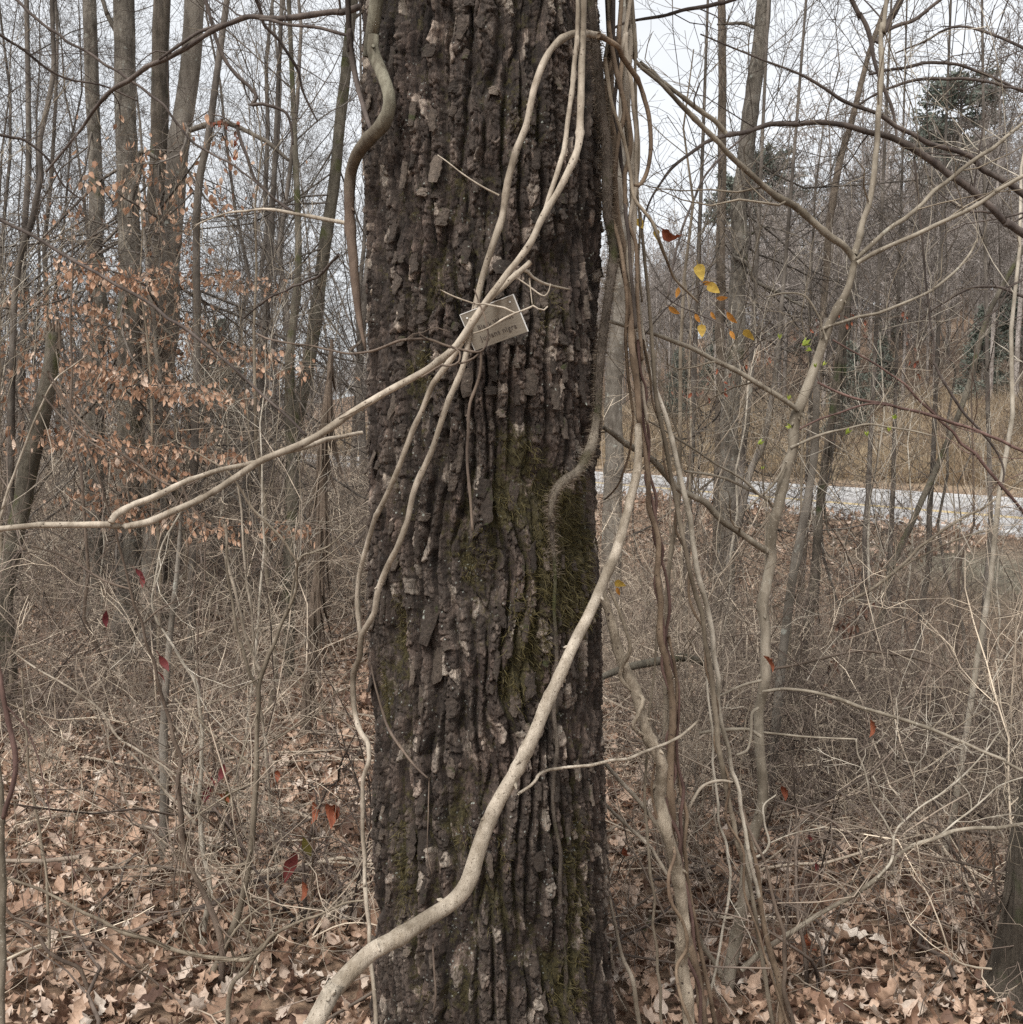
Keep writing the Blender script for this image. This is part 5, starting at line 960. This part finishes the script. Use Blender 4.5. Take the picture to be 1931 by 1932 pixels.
leaf_at('rust_leaf', 'reddish brown withered leaf hanging behind the sapling at lower right', rl2, 1478, 1480, 3.5, 34, -70, 0, 40)
leaf_at('rust_leaf', 'long brown pod-like leaf hanging off the sapling stem', rl2, 1446, 1232, 2.85, 42, -52, 0, 65)
leaf_at('rust_leaf', 'narrow brown leaf hanging from a twig end at lower right', rl2, 1650, 1356, 2.9, 40, -85, 0, 70)
leaf_at('rust_leaf', 'brown oak-like leaf stuck low beside the trunk foot', ru, 1176, 1600, 2.8, 28, -60, 0, 40)
rc = [('red cupped leaf at the top of the red cluster left of the trunk', rl, 396, 1460, 30, -60), ('dark crimson leaf standing upright in the red cluster', rl, 414, 1475, 46, 70), ('rusty red leaf at the foot of the red cluster', rl2, 416, 1496, 30, -35), ('purple-pink leaf hanging left in the red cluster', rl, 398, 1480, 46, -115), ('olive leaf beside the red cluster', og, 428, 1490, 34, -90),
      ('brown-red leaf, left of the hanging trio near the trunk', rl2, 598, 1510, 50, -88), ('brown-red leaf, middle of the hanging trio near the trunk', rl2, 622, 1512, 56, -75), ('brown-red leaf, right of the hanging trio near the trunk', rl2, 634, 1514, 50, -100), ('single rust leaf floating above the shrub fork', rl2, 524, 1452, 26, -90),
      ('big magenta drooping leaf left of the trunk', rl, 560, 1600, 80, -112), ('olive drooping leaf beside the magenta one', og, 572, 1578, 50, -70), ('red tattered leaf on the leaning shrub, upper', rl, 256, 1072, 30, -50), ('red tattered leaf on the leaning shrub, lower', rl, 268, 1080, 34, -85), ('slim crimson leaf hanging alone at left', rl, 198, 1150, 40, -92),
      ('dark maroon leaf hanging on the reddish shrub stem', rl, 300, 1235, 44, -60), ('pinkish leaf under the maroon one', rl, 298, 1262, 36, -55), ('maroon leaf by the foot of the magenta one', rl2, 578, 1660, 44, -88), ('brown leaf hanging low left of the pale thick branch', rl2, 540, 1775, 50, -90)]
for lb_, me, x, y, px, an in rc: leaf_at('hanging_leaf', lb_ + ' in the left brush' if len(lb_.split()) < 9 else lb_, me, x, y, 3.2, px, an, rng.normal() * 12, rng.normal() * 25)
# withered leaves still on their twigs
def withered(name, label, path, Y, n, px, spread, meshes, mt, seed):
    rg = np.random.default_rng(seed); root = empty(name, label, 'twig'); mb = MB(); st = S(path, [3, 2.5, 1.5], Y, sides=5); add(mb, st); mb.build('stem', M[mt], root)
    xy = [float(q) for q in path.split()]; xs, ys = xy[0::2], xy[1::2]
    for i in range(n):
        t = rg.random() * (len(xs) - 1); a = int(t); f_ = t - a; x = xs[a] * (1 - f_) + xs[min(a + 1, len(xs) - 1)] * f_; y = ys[a] * (1 - f_) + ys[min(a + 1, len(ys) - 1)] * f_
        adopt(leaf_at('leaf', None, meshes[i % len(meshes)], x + rg.normal() * spread, y + abs(rg.normal()) * spread, Y + rg.normal() * .03, px * (.7 + .6 * rg.random()), -85 + rg.normal() * 30, rg.normal() * 20, rg.normal() * 50), root)
br_ = LM('brown_leaf', ovate, .1, .05, 'dead_brown', 1.2, .8, 8); br2 = LM('brown_leaf', oak, .1, .06, 'dead_brown', 1.2, .8, 9)
withered('withered_branch', 'drooping bunch of dark withered leaves in the hollow right of the sapling', '1640 1130 1610 1160 1585 1185 1575 1230', 5.0, 26, 17, 13, [br_, br2], 'dark_twig', 71)
withered('withered_branch', 'small dark withered leaf bunch lower down in the hollow beside the shaggy trunk', '1575 1240 1562 1290 1556 1330', 5.0, 12, 15, 7, [br_, br2], 'dark_twig', 72)
withered('withered_branch', 'twig with reddish dry leaves below the orange leaves right of the bundle', '1440 640 1400 680 1350 700 1300 735', 6.0, 30, 11, 22, [br_, rl2], 'dark_twig', 73)
withered('withered_branch', 'twig with small dry red-brown leaves hanging right of the sapling over the hill', '1500 650 1560 600 1610 580 1640 620', 6.0, 22, 11, 14, [br_, rl2], 'dark_twig', 74)
withered('withered_branch', 'hanging string of dry red leaves between the cedar and the sapling', '1700 560 1705 610 1720 660 1735 700', 6.0, 14, 11, 8, [rl2, br_], 'dark_twig', 75)
withered('withered_branch', 'small sprig of curled brown leaves at the top left behind the arched dark branch', '400 215 430 225 455 260 440 300', 6.0, 16, 13, 9, [br_, ru], 'dark_twig', 76)
# green buds on twigs
bud = MB(); 
for k_ in range(5):
    a = k_ * 1.257; d = np.array([math.cos(a) * .5, math.sin(a) * .5, 1]); e_ = unit(d); sde = unit(np.cross(e_, [0, 0, 1.]))
    bud.add([(0, 0, 0), tuple(e_ * .010 + sde * .004), tuple(e_ * .021), tuple(e_ * .010 - sde * .004)], [(0, 1, 2, 3)])
bm_ = bud.mesh('bud'); bm_.materials.append(M['bud_green'])
bl = [('largest open green bud cluster left of the sapling stem', 1514, 652, 1.5), ('green bud just right under the largest bud', 1533, 662, 1), ('green bud at the left on the same thin twig', 1472, 640, .9), ('bud pair where the lower twig meets the sapling', 1488, 755, .9), ('green bud above the sapling node', 1495, 806, 1), ('yellow-green bud with brown husk left of the stem', 1430, 838, 1.1), ('tiny bud on the thin twig below the husked bud', 1438, 886, .7),
      ('green bud tuft over the road bank, left one', 1596, 820, 1.2), ('green bud tuft over the road bank, second', 1637, 824, .9), ('green bud tuft over the road bank, third', 1678, 815, .9), ('green bud tuft over the road bank, right one', 1690, 790, .9), ('small bud near the top of the low twig right of sapling', 1540, 694, .8), ('bud hugging the sapling above the road line', 1553, 690, .8)]
for lb_, x, y, s_ in bl:
    o = bpy.data.objects.new('green_bud', bm_); COL.objects.link(o); o.location = tuple(P(x, y, 2.85)); o.scale = (s_ * .9,) * 3; o.rotation_euler = (rng.normal() * .6, rng.normal() * .6, rng.random() * 6); tag(o, lb_, 'bud')

# ------------------------------------------------------------------ beech with copper leaves
bt = empty('beech_tree', 'young beech holding layers of dry copper-orange leaves left of the walnut', 'tree'); bt.location = tuple(P(300, 1200, 7.2))
def shb(o): o.location = tuple(-q for q in bt.location); return o
mb = MB(); Q = S('268 380 276 480 290 600 300 720 300 850 300 1000 298 1200', [5, 7, 9, 11, 12], 7.2, sides=8, e1='g'); add(mb, Q); shb(mb.build('trunk', M['trunk_smooth'], bt))
sprays = [  # x0 y0 x1 y1 thickness n
 (60, 560, 250, 600, 14, 40), (130, 500, 270, 535, 16, 60), (230, 530, 420, 520, 16, 60), (270, 270, 320, 470, 24, 110), (330, 330, 345, 480, 18, 45), (380, 350, 430, 380, 22, 36), (170, 330, 230, 370, 16, 30), (410, 250, 440, 300, 18, 24),
 (160, 610, 340, 660, 26, 150), (0, 640, 170, 700, 24, 60), (100, 690, 300, 720, 24, 110), (340, 640, 470, 680, 18, 40), (450, 660, 560, 700, 16, 36), (0, 740, 260, 760, 20, 80), (240, 730, 460, 750, 18, 60),
 (60, 810, 300, 860, 18, 90), (300, 850, 470, 860, 14, 36), (150, 920, 270, 985, 16, 60), (280, 960, 440, 1010, 14, 40), (200, 870, 330, 900, 14, 36), (500, 990, 600, 1010, 10, 16), (120, 380, 160, 410, 12, 12), (90, 400, 130, 450, 12, 14), (380, 520, 520, 545, 12, 34), (0, 560, 90, 590, 14, 16), (320, 770, 380, 830, 18, 30), (270, 560, 330, 640, 22, 50)]
bl_me = [leaf_mesh('leaf', ovate, .055, .028, 'beech_leaf', .5, .4, 60 + k_, n=6) for k_ in range(5)]
pos = []; mb = MB(); rg = np.random.default_rng(77)
for (x0, y0, x1, y1, th_, n) in sprays:
    if y0 < 480: n = int(n * .5)
    else: n = int(n * 1.25); th_ = th_ * 1.15
    Y0 = 6.3 + rg.random() * 2; pa = P(x0, y0, Y0); pb = P(x1, y1, Y0 + rg.normal() * .2); c0 = P(298, min(max((y0 + y1) / 2 + 60, 400), 1000), 7.2)
    st_ = np.array([pb, (pa + pb) / 2 + [0, 0, .03], pa]) if abs(x1 - 298) < abs(x0 - 298) else np.array([pa, (pa + pb) / 2 + [0, 0, .03], pb])
    ln = np.vstack([c0, c0 * .4 + st_[0] * .6, st_]); q_, r_2 = smooth_line(ln, [.008, .006, .005, .004, .002], .08); mb.tubes(q_[None], r_2[None], 5)
    t = rg.random(int(n * 2.2))[:, None]; p_ = pa * (1 - t) + pb * t + rg.normal(size=(len(t), 3)) * np.array([th_ * 2.6, th_ * 5, th_ * .75]) * K * Y0 * .7
    pos.append(p_)
    m = max(6, n // 4); tt = rg.random(m)[:, None]; s0 = pa * (1 - tt) + pb * tt; e = s0 + rg.normal(size=(m, 3)) * np.array([th_ * 1.4, th_ * 3, th_ * .8]) * K * Y0 * .7; mb.tubes(np.stack([s0, (s0 + e) / 2 + [0, 0, .01], e], 1), np.full((m, 3), .0018), 3)
shb(mb.build('branches', M['trunk_mid'], bt))
pos = np.concatenate(pos); n = len(pos); pos = pos[rg.permutation(n)]
rot = np.stack([rg.normal(size=n) * .5 + .6, .5 + rg.random(n) * 1.0, rg.random(n) * 6.28], -1)
for i in range(290):
    o = bpy.data.objects.new('leaf', bl_me[i % 5]); COL.objects.link(o); o.parent = bt; o.location = tuple(pos[i] - np.array(bt.location)); o.rotation_euler = tuple(rot[i]); o.scale = (.65 + .45 * rg.random(),) * 3
o = scatter('leaves', pos[290:], rot[290:], .6 + .45 * rg.random(n - 290), rg.integers(0, 5, n - 290), bl_me); o.parent = bt; shb(o)

# ------------------------------------------------------------------ generic trees
def tree_mesh(name, h, r0, seed, n1=26, k2=6, k3=5, k4=4, base=.25, ang=42, l1=.24, mat='trunk_mid', rm=.004, lean=.03, parts=False):
    rg = np.random.default_rng(seed); n_ = 12; t = np.linspace(0, 1, n_)
    Q = np.stack([np.cumsum(rg.normal(size=n_)) * lean * h / 12, np.cumsum(rg.normal(size=n_)) * lean * h / 12, t * h], -1)[None]; Q[0, :, :2] -= Q[0, 0, :2]
    R = (r0 * (1 - t) ** .8 + rm)[None]; R[0, 0] *= 1.25
    a = MB(); a.tubes(Q, R, 8); b = MB()
    q, r = spawn(Q, R, n1, ang, l1, .26, 8, .13, .08, base, .98, rm, rg); b.tubes(q, r, 4)
    q, r = spawn(q, r, k2, 42, .5, .5, 6, .17, .04, .15, 1, rm * .8, rg); b.tubes(q, r, 3)
    q, r = spawn(q, r, k3, 42, .5, .55, 5, .2, .02, .15, 1, rm * .65, rg); b.tubes(q, r, 3)
    if k4: q, r = spawn(q, r, k4, 42, .55, .7, 4, .2, .02, .15, 1, rm * .55, rg); b.tubes(q, r, 3)
    ma = a.mesh('trunk'); mb_ = b.mesh('crown'); ma.materials.append(M[mat]); mb_.materials.append(M[mat]); return ma, mb_
mids = [tree_mesh('t', 13, .05, 201, 26, 5, 5, 3, .10, rm=.0045, l1=.24, lean=.10), tree_mesh('t', 11, .036, 202, 24, 5, 5, 3, .12, ang=50, rm=.0042, l1=.28, lean=.14), tree_mesh('t', 15, .075, 203, 26, 5, 5, 3, .15, ang=42, rm=.0048, l1=.22, lean=.06), tree_mesh('t', 8, .025, 204, 22, 5, 5, 3, .08, ang=55, lean=.2, rm=.0035, l1=.34)]
fars = [tree_mesh('t', 17, .09, 211, 28, 5, 4, 3, .22, mat='trunk_hazy', rm=.024, l1=.22), tree_mesh('t', 15, .07, 212, 28, 5, 4, 3, .18, mat='trunk_hazy', rm=.022, ang=36, l1=.24), tree_mesh('t', 19, .11, 213, 28, 5, 4, 3, .25, mat='trunk_hazy', rm=.024, l1=.2)]
def put_tree(name, kinds, k_, X, Y, s_, label, group, cat='tree'):
    r = empty(name, label, cat, group); r.location = (X, Y, float(H(X, Y)) - .1); r.rotation_euler = (0, 0, rng.random() * 6.28); r.scale = (s_,) * 3
    for nm, me in zip(('trunk', 'crown'), kinds[k_]):
        o = bpy.data.objects.new(nm, me); COL.objects.link(o); o.parent = r
    return r
def px_of(X, Y): return 965.5 + X / Y / K
rgp = np.random.default_rng(301); cnt = 0
while cnt < 66:                                   # left wood
    Y = 15 + 45 * rgp.random() ** 1.1; X = -(rgp.random() * .62 + .02) * Y
    if lat(X, Y) > 14 or (px_of(X, Y) > 690 and Y < 60): continue
    put_tree('bare_tree', mids, rgp.integers(0, 4), X, Y, .75 + .5 * rgp.random(), 'thin bare tree of the crowded leafless wood on the left', 'bare trees of the left wood'); cnt += 1
cnt = 0
while cnt < 9:                                   # right, near side of the road
    Y = 11 + 14 * rgp.random(); X = (.12 + rgp.random() * .5) * Y
    if lat(X, Y) > 14.6: continue
    put_tree('bare_tree', mids, rgp.choice([1, 3]), X, Y, .55 + .4 * rgp.random(), 'thin bare tree between the ravine and the road', 'bare trees on the near side of the road'); cnt += 1
cnt = 0
while cnt < 250:                                  # hill
    Y = 34 + 130 * rgp.random() ** 1.1; X = (-.05 + rgp.random() * .62) * Y; L = lat(X, Y)
    if L < 34 or L > 92: continue
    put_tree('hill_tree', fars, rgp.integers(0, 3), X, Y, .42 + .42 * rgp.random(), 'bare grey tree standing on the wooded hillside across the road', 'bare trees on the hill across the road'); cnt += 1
# far wood beyond those: one mass
fm = []
for a, b in fars:
    co = np.empty(len(a.vertices) * 3, np.float32); a.vertices.foreach_get('co', co); m_ = MB(); va = co.reshape(-1, 3)
    fa = np.empty(len(a.polygons) * 4, np.int32); a.loops.foreach_get('vertex_index', fa); m_.add(va, fa.reshape(-1, 4))
    cb = np.empty(len(b.vertices) * 3, np.float32); b.vertices.foreach_get('co', cb); fb = np.empty(len(b.polygons) * 4, np.int32); b.loops.foreach_get('vertex_index', fb); m_.add(cb.reshape(-1, 3), fb.reshape(-1, 4))
    me = m_.mesh('far_tree'); me.materials.append(M['trunk_hazy']); fm.append(me)
n = 1500; Y = 50 + 290 * rgp.random(n) ** .9; X = (rgp.random(n) * 1.2 - .6) * Y; L = lat(X, Y)
k = ((L > 36) & (L < 105)) | ((L < 12) & (Y > 62) & (rgp.random(n) < .35)); X = X[k]; Y = Y[k]
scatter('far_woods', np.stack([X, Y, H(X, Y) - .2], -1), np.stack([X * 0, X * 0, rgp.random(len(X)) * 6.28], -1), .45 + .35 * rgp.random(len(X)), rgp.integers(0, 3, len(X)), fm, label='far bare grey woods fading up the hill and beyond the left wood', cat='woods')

# evergreens
def evergreen(seed, h, wd, n, shape):
    rg = np.random.default_rng(seed); a = MB(); Q = np.array([[[0, 0, 0], [.03 * h * .2, 0, h * .5], [0, 0, h * .97]]]); a.tubes(Q, np.array([[h * .018, h * .012, h * .003]]), 7)
    mb = MB(); nb = 70; tz = (.12 if shape == 'cone' else .55) + (.86 if shape == 'cone' else .42) * rg.random(nb); an = rg.random(nb) * 6.28
    rr = wd * (1 - tz) ** .8 * 1.2 if shape == 'cone' else wd * np.sqrt(np.clip(1 - ((tz - .78) / .25) ** 2, .05, 1)) * (.6 + .5 * rg.random(nb))
    s0 = np.stack([tz * 0, tz * 0, tz * h], -1); e = s0 + np.stack([np.cos(an) * rr, np.sin(an) * rr, -.12 * rr if shape == 'cone' else .15 * rr], -1)
    a.tubes(np.stack([s0, (s0 + e) / 2, e], 1), np.stack([np.full(nb, h * .004)] * 3, 1), 4)
    per = n // nb; t = np.repeat((.35 + .65 * rg.random((nb, per)))[..., None], 1, 2); c = s0[:, None] * (1 - t) + e[:, None] * t + rg.normal(size=(nb, per, 3)) * wd * .07; c = c.reshape(-1, 3)
    d = unit(rg.normal(size=c.shape) + np.array([0, 0, .3])); sd_ = unit(np.cross(d, rg.normal(size=c.shape))); L = wd * .12
    V = np.stack([c - sd_ * L * .25, c + sd_ * L * .25, c + d * L], 1).reshape(-1, 3); mb.add(V, None, np.arange(len(c) * 3).reshape(-1, 3))
    m1 = a.mesh('trunk'); m1.materials.append(M['trunk_hazy']); m2 = mb.mesh('crown', False); m2.materials.append(M['needle_hazy']); return m1, m2
ev = [evergreen(1, 14, 2.6, 7000, 'pine'), evergreen(2, 9, 2.4, 8000, 'cone')]
for x, Yd, s_, kd, lab in [(1795, 92, 1.45, 0, 'tall ragged pine poking above the hill skyline at right'), (1752, 100, 1.25, 0, 'shorter pine just left of the tall ragged pine on the skyline'), (1446, 118, 1.45, 0, 'pine with a round dark crown behind the thick right-hand trunk'), (1385, 110, 1.3, 0, 'dark green pine left of the round-crowned pine'),
                      (1350, 70, .55, 1, 'hazy green conifer behind the orange leaves'), (1280, 62, .5, 1, 'low green conifer right of the vine bundle'), (1600, 47, .48, 1, 'small dark green cedar above the golden bank, middle'), (1660, 50, .42, 1, 'second small cedar above the golden bank beside the first'), (1850, 46, .5, 1, 'broad green cedar on the hill foot near the right edge'),
                      (1925, 52, .75, 1, 'tall green cedar at the very right edge of the hill'), (1545, 85, .9, 1, 'distant dark conifer between the sapling fork and the thick trunk'), (1700, 80, .9, 1, 'distant conifer on the slope right of the sapling')]:
    X = (x - 965.5) * K * Yd; put_tree('evergreen_tree', ev, kd, X, Yd, s_, lab, None)
put_tree('evergreen_tree', ev, 1, (415 - 965.5) * K * 38, 38, .7, 'pale green conifer glimpsed through the left wood', None)

# ------------------------------------------------------------------ brush
def brush_mesh(seed, stems, h, spread, k1=7, k2=3, r0=.0055, rm=.0017, k3=1):
    rg = np.random.default_rng(seed); mb = MB(); n_ = 12; a = rg.random(stems) * 6.28; d = unit(np.stack([np.cos(a) * spread * rg.random(stems), np.sin(a) * spread * rg.random(stems), np.ones(stems)], -1))
    p_ = np.stack([np.cos(a) * .06, np.sin(a) * .06, a * 0 - .03], -1); L = h * (.6 + .6 * rg.random(stems)); out_ = [p_]
    bend = unit(rg.normal(size=(stems, 3)) * np.array([1, 1, .15])) * .12 * rg.random((stems, 1)) * 2
    for s_ in range(n_ - 1):
        kink = (rg.random((stems, 1)) < .25) * .45
        d = unit(d + rg.normal(size=d.shape) * (.14 + kink) + bend + np.array([0, 0, .02])); p_ = p_ + d * (L / (n_ - 1))[:, None]; out_.append(p_)
    Q = np.stack(out_, 1); R = np.linspace(1, .35, n_)[None] * (r0 * (.5 + .9 * rg.random(stems)))[:, None]; mb.tubes(Q, R, 4)
    q, r = spawn(Q, R, k1, 55, .42, .6, 7, .34, .03, .12, 1, rm, rg); mb.tubes(q, r, 3); q, r = spawn(q, r, k2, 52, .5, .7, 5, .34, .02, .15, 1, rm * .8, rg); mb.tubes(q, r, 3)
    if k3: q, r = spawn(q, r, k3, 50, .5, .8, 4, .34, .02, .15, 1, rm * .7, rg); mb.tubes(q, r, 3)
    me = mb.mesh('stems'); me.materials.append(M['brush']); return me
bk = [brush_mesh(1, 7, 1.5, .7), brush_mesh(2, 5, 1.9, .5), brush_mesh(3, 9, 1.0, 1.1), brush_mesh(4, 6, 1.7, .9), brush_mesh(5, 10, 1.3, 1.3), brush_mesh(6, 4, 2.3, .4, 9)]
bk += [brush_mesh(7, 4, 2.0, 1.2, 6, 3, .0065, .0016), brush_mesh(8, 5, 1.6, 1.5, 6, 3, .0055, .0016)]
rgb_ = np.random.default_rng(401)
def brush_pts(n, y0, y1, f=lambda X, Y: np.ones(len(X)), Lr=(-99, 15.2)):
    Y = np.sqrt(rgb_.random(n) * (y1 ** 2 - y0 ** 2) + y0 ** 2); X = (rgb_.random(n) * 2 - 1) * (.56 * Y + .3); L = lat(X, Y)
    k = (L > Lr[0]) & (L < Lr[1]) & (rgb_.random(n) < f(X, Y)) & (np.hypot(X + .06, Y - 2.5) > .9); return X[k], Y[k]
# nearest shrubs as things
X, Y = brush_pts(700, 3.0, 6.6, lambda X, Y: np.clip((Y - 2.6) / 2, .3, 1)); k = np.abs(px_of(X, Y) - 915) > 290; X, Y = X[k][:76], Y[k][:76]; Xr, Yr = brush_pts(260, 3.0, 5.2); k = (px_of(Xr, Yr) > 1230); X = np.concatenate([X, Xr[k][:42]]); Y = np.concatenate([Y, Yr[k][:42]])
for x, y in zip(X, Y):
    o = bpy.data.objects.new('brush_shrub', bk[rgb_.integers(0, 8)]); COL.objects.link(o); o.location = (x, y, float(H(x, y))); o.rotation_euler = (0, 0, rgb_.random() * 6.28); o.scale = (.5 + .4 * rgb_.random(),) * 3
    tag(o, 'low tangled leafless shrub of thin tan twigs on the leafy ground', 'shrub', 'low leafless shrubs near the walnut tree')
XY = [brush_pts(820, 5.4, 12, lambda X, Y: np.where(X < 0, np.clip((Y - 7.5) / 6, .07, .8), np.where(Y < 8.5, .62, .36))), brush_pts(1300, 12, 26, lambda X, Y: np.where(X > 0, .38, .62), (-99, 13.2)), brush_pts(900, 26, 60, Lr=(-99, 12.2)), brush_pts(1500, 26, 70, Lr=(28, 60)), brush_pts(900, 50, 120, Lr=(33, 90))]
X = np.concatenate([q[0] for q in XY]); Y = np.concatenate([q[1] for q in XY]); n = len(X); s_ = np.where(Y < 12, .8, np.where(Y < 26, 1.05, 1.7)) * (.7 + .6 * rgb_.random(n)) * np.where(X > 0, np.where(Y < 9, .85, .7), 1)
scatter('undergrowth', np.stack([X, Y, H(X, Y)], -1), np.stack([X * 0, X * 0, rgb_.random(n) * 6.28], -1), s_, rgb_.integers(0, 8, n), bk, label='dense tangle of leafless tan brush filling the woodland floor', cat='brush')
# fallen sticks among the leaves
sk = []
for sd_ in range(4):
    rg = np.random.default_rng(700 + sd_); m_ = MB(); n_ = 8; x = np.linspace(-.5, .5, n_); Q = np.stack([x, np.cumsum(rg.normal(size=n_)) * .03, np.abs(np.cumsum(rg.normal(size=n_))) * .012], -1)[None]; Rr = np.linspace(1, .4, n_)[None] * .008
    m_.tubes(Q, Rr, 5); q, r = spawn(Q, Rr, 3, 45, .35, .6, 5, .2, .02, .2, .9, .002, rg); m_.tubes(q, r, 4); me = m_.mesh('stick'); me.materials.append(M['brush']); sk.append(me)
X, Y, Z = litter_points(1500, 2.8, 14); n = len(X)
scatter('fallen_sticks', np.stack([X, Y, Z + .05], -1), np.stack([rng.normal(size=n) * .12, rng.normal(size=n) * .12, rng.random(n) * 6.28], -1), .35 + .8 * rng.random(n) ** 2, rng.integers(0, 4, n), sk, label='broken dead sticks and twigs strewn over the leaf litter', cat='sticks')
# young upright saplings of the shrub layer
sap = tree_mesh('t', 3.2, .011, 231, 12, 4, 3, 0, .18, ang=45, l1=.34, mat='grey_stem', rm=.0022, lean=.10), tree_mesh('t', 2.4, .008, 232, 10, 4, 3, 0, .15, ang=50, l1=.4, mat='brown_stem', rm=.002, lean=.16), tree_mesh('t', 2.8, .009, 233, 11, 4, 3, 0, .15, ang=40, l1=.4, mat='pale_stem', rm=.002, lean=.13)
cnt = 0
while cnt < 34:
    Y = 3.7 + 6 * rgb_.random(); X = (rgb_.random() * 1.04 - .52) * Y; px = px_of(X, Y)
    if 640 < px < 1240 or lat(X, Y) > 9: continue
    side = 'left' if px < 915 else 'right'
    put_tree('young_sapling', sap, rgb_.integers(0, 3), X, Y, .7 + .5 * rgb_.random(), 'thin upright young sapling with fine forking twigs on the %s side' % side, 'young saplings in the brush on the ' + side, 'sapling'); cnt += 1
# dry grass on the far bank and near tufts
gm = []
for sd_ in range(3):
    rg = np.random.default_rng(sd_); m_ = MB(); n = 60; p_ = np.stack([rg.normal(size=n) * .12, rg.normal(size=n) * .12, np.zeros(n)], -1); d = unit(rg.normal(size=(n, 3)) * .35 + [0, 0, 1.])
    L = .25 + .5 * rg.random(n); sde = unit(np.cross(d, rg.normal(size=(n, 3)))) * .006; e = p_ + d * L[:, None]; mid = p_ + d * L[:, None] * .6; e = e + rg.normal(size=(n, 3)) * .06
    m_.add(np.stack([p_ - sde, p_ + sde, mid + sde * .7, mid - sde * .7, e], 1).reshape(-1, 3), np.arange(n)[:, None] * 5 + np.array([[0, 1, 2, 3]]), np.arange(n)[:, None] * 5 + np.array([[3, 2, 4]])); me = m_.mesh('tuft'); me.materials.append(M['dry_grass']); gm.append(me)
n = 9000; Lg_ = 26.6 + 10 * rgb_.random(n) ** 1.2; sg = 5 + 150 * rgb_.random(n); p_ = RNOR[None] * Lg_[:, None] + RDIR[None] * (sg - 20)[:, None]
scatter('dry_grass', np.stack([p_[:, 0], p_[:, 1], H(p_[:, 0], p_[:, 1])], -1), np.stack([n * [0], n * [0], rgb_.random(n) * 6.28], -1), .7 + .9 * rgb_.random(n), rgb_.integers(0, 3, n), gm, label='golden dry grass covering the bank on the far side of the road', cat='grass')
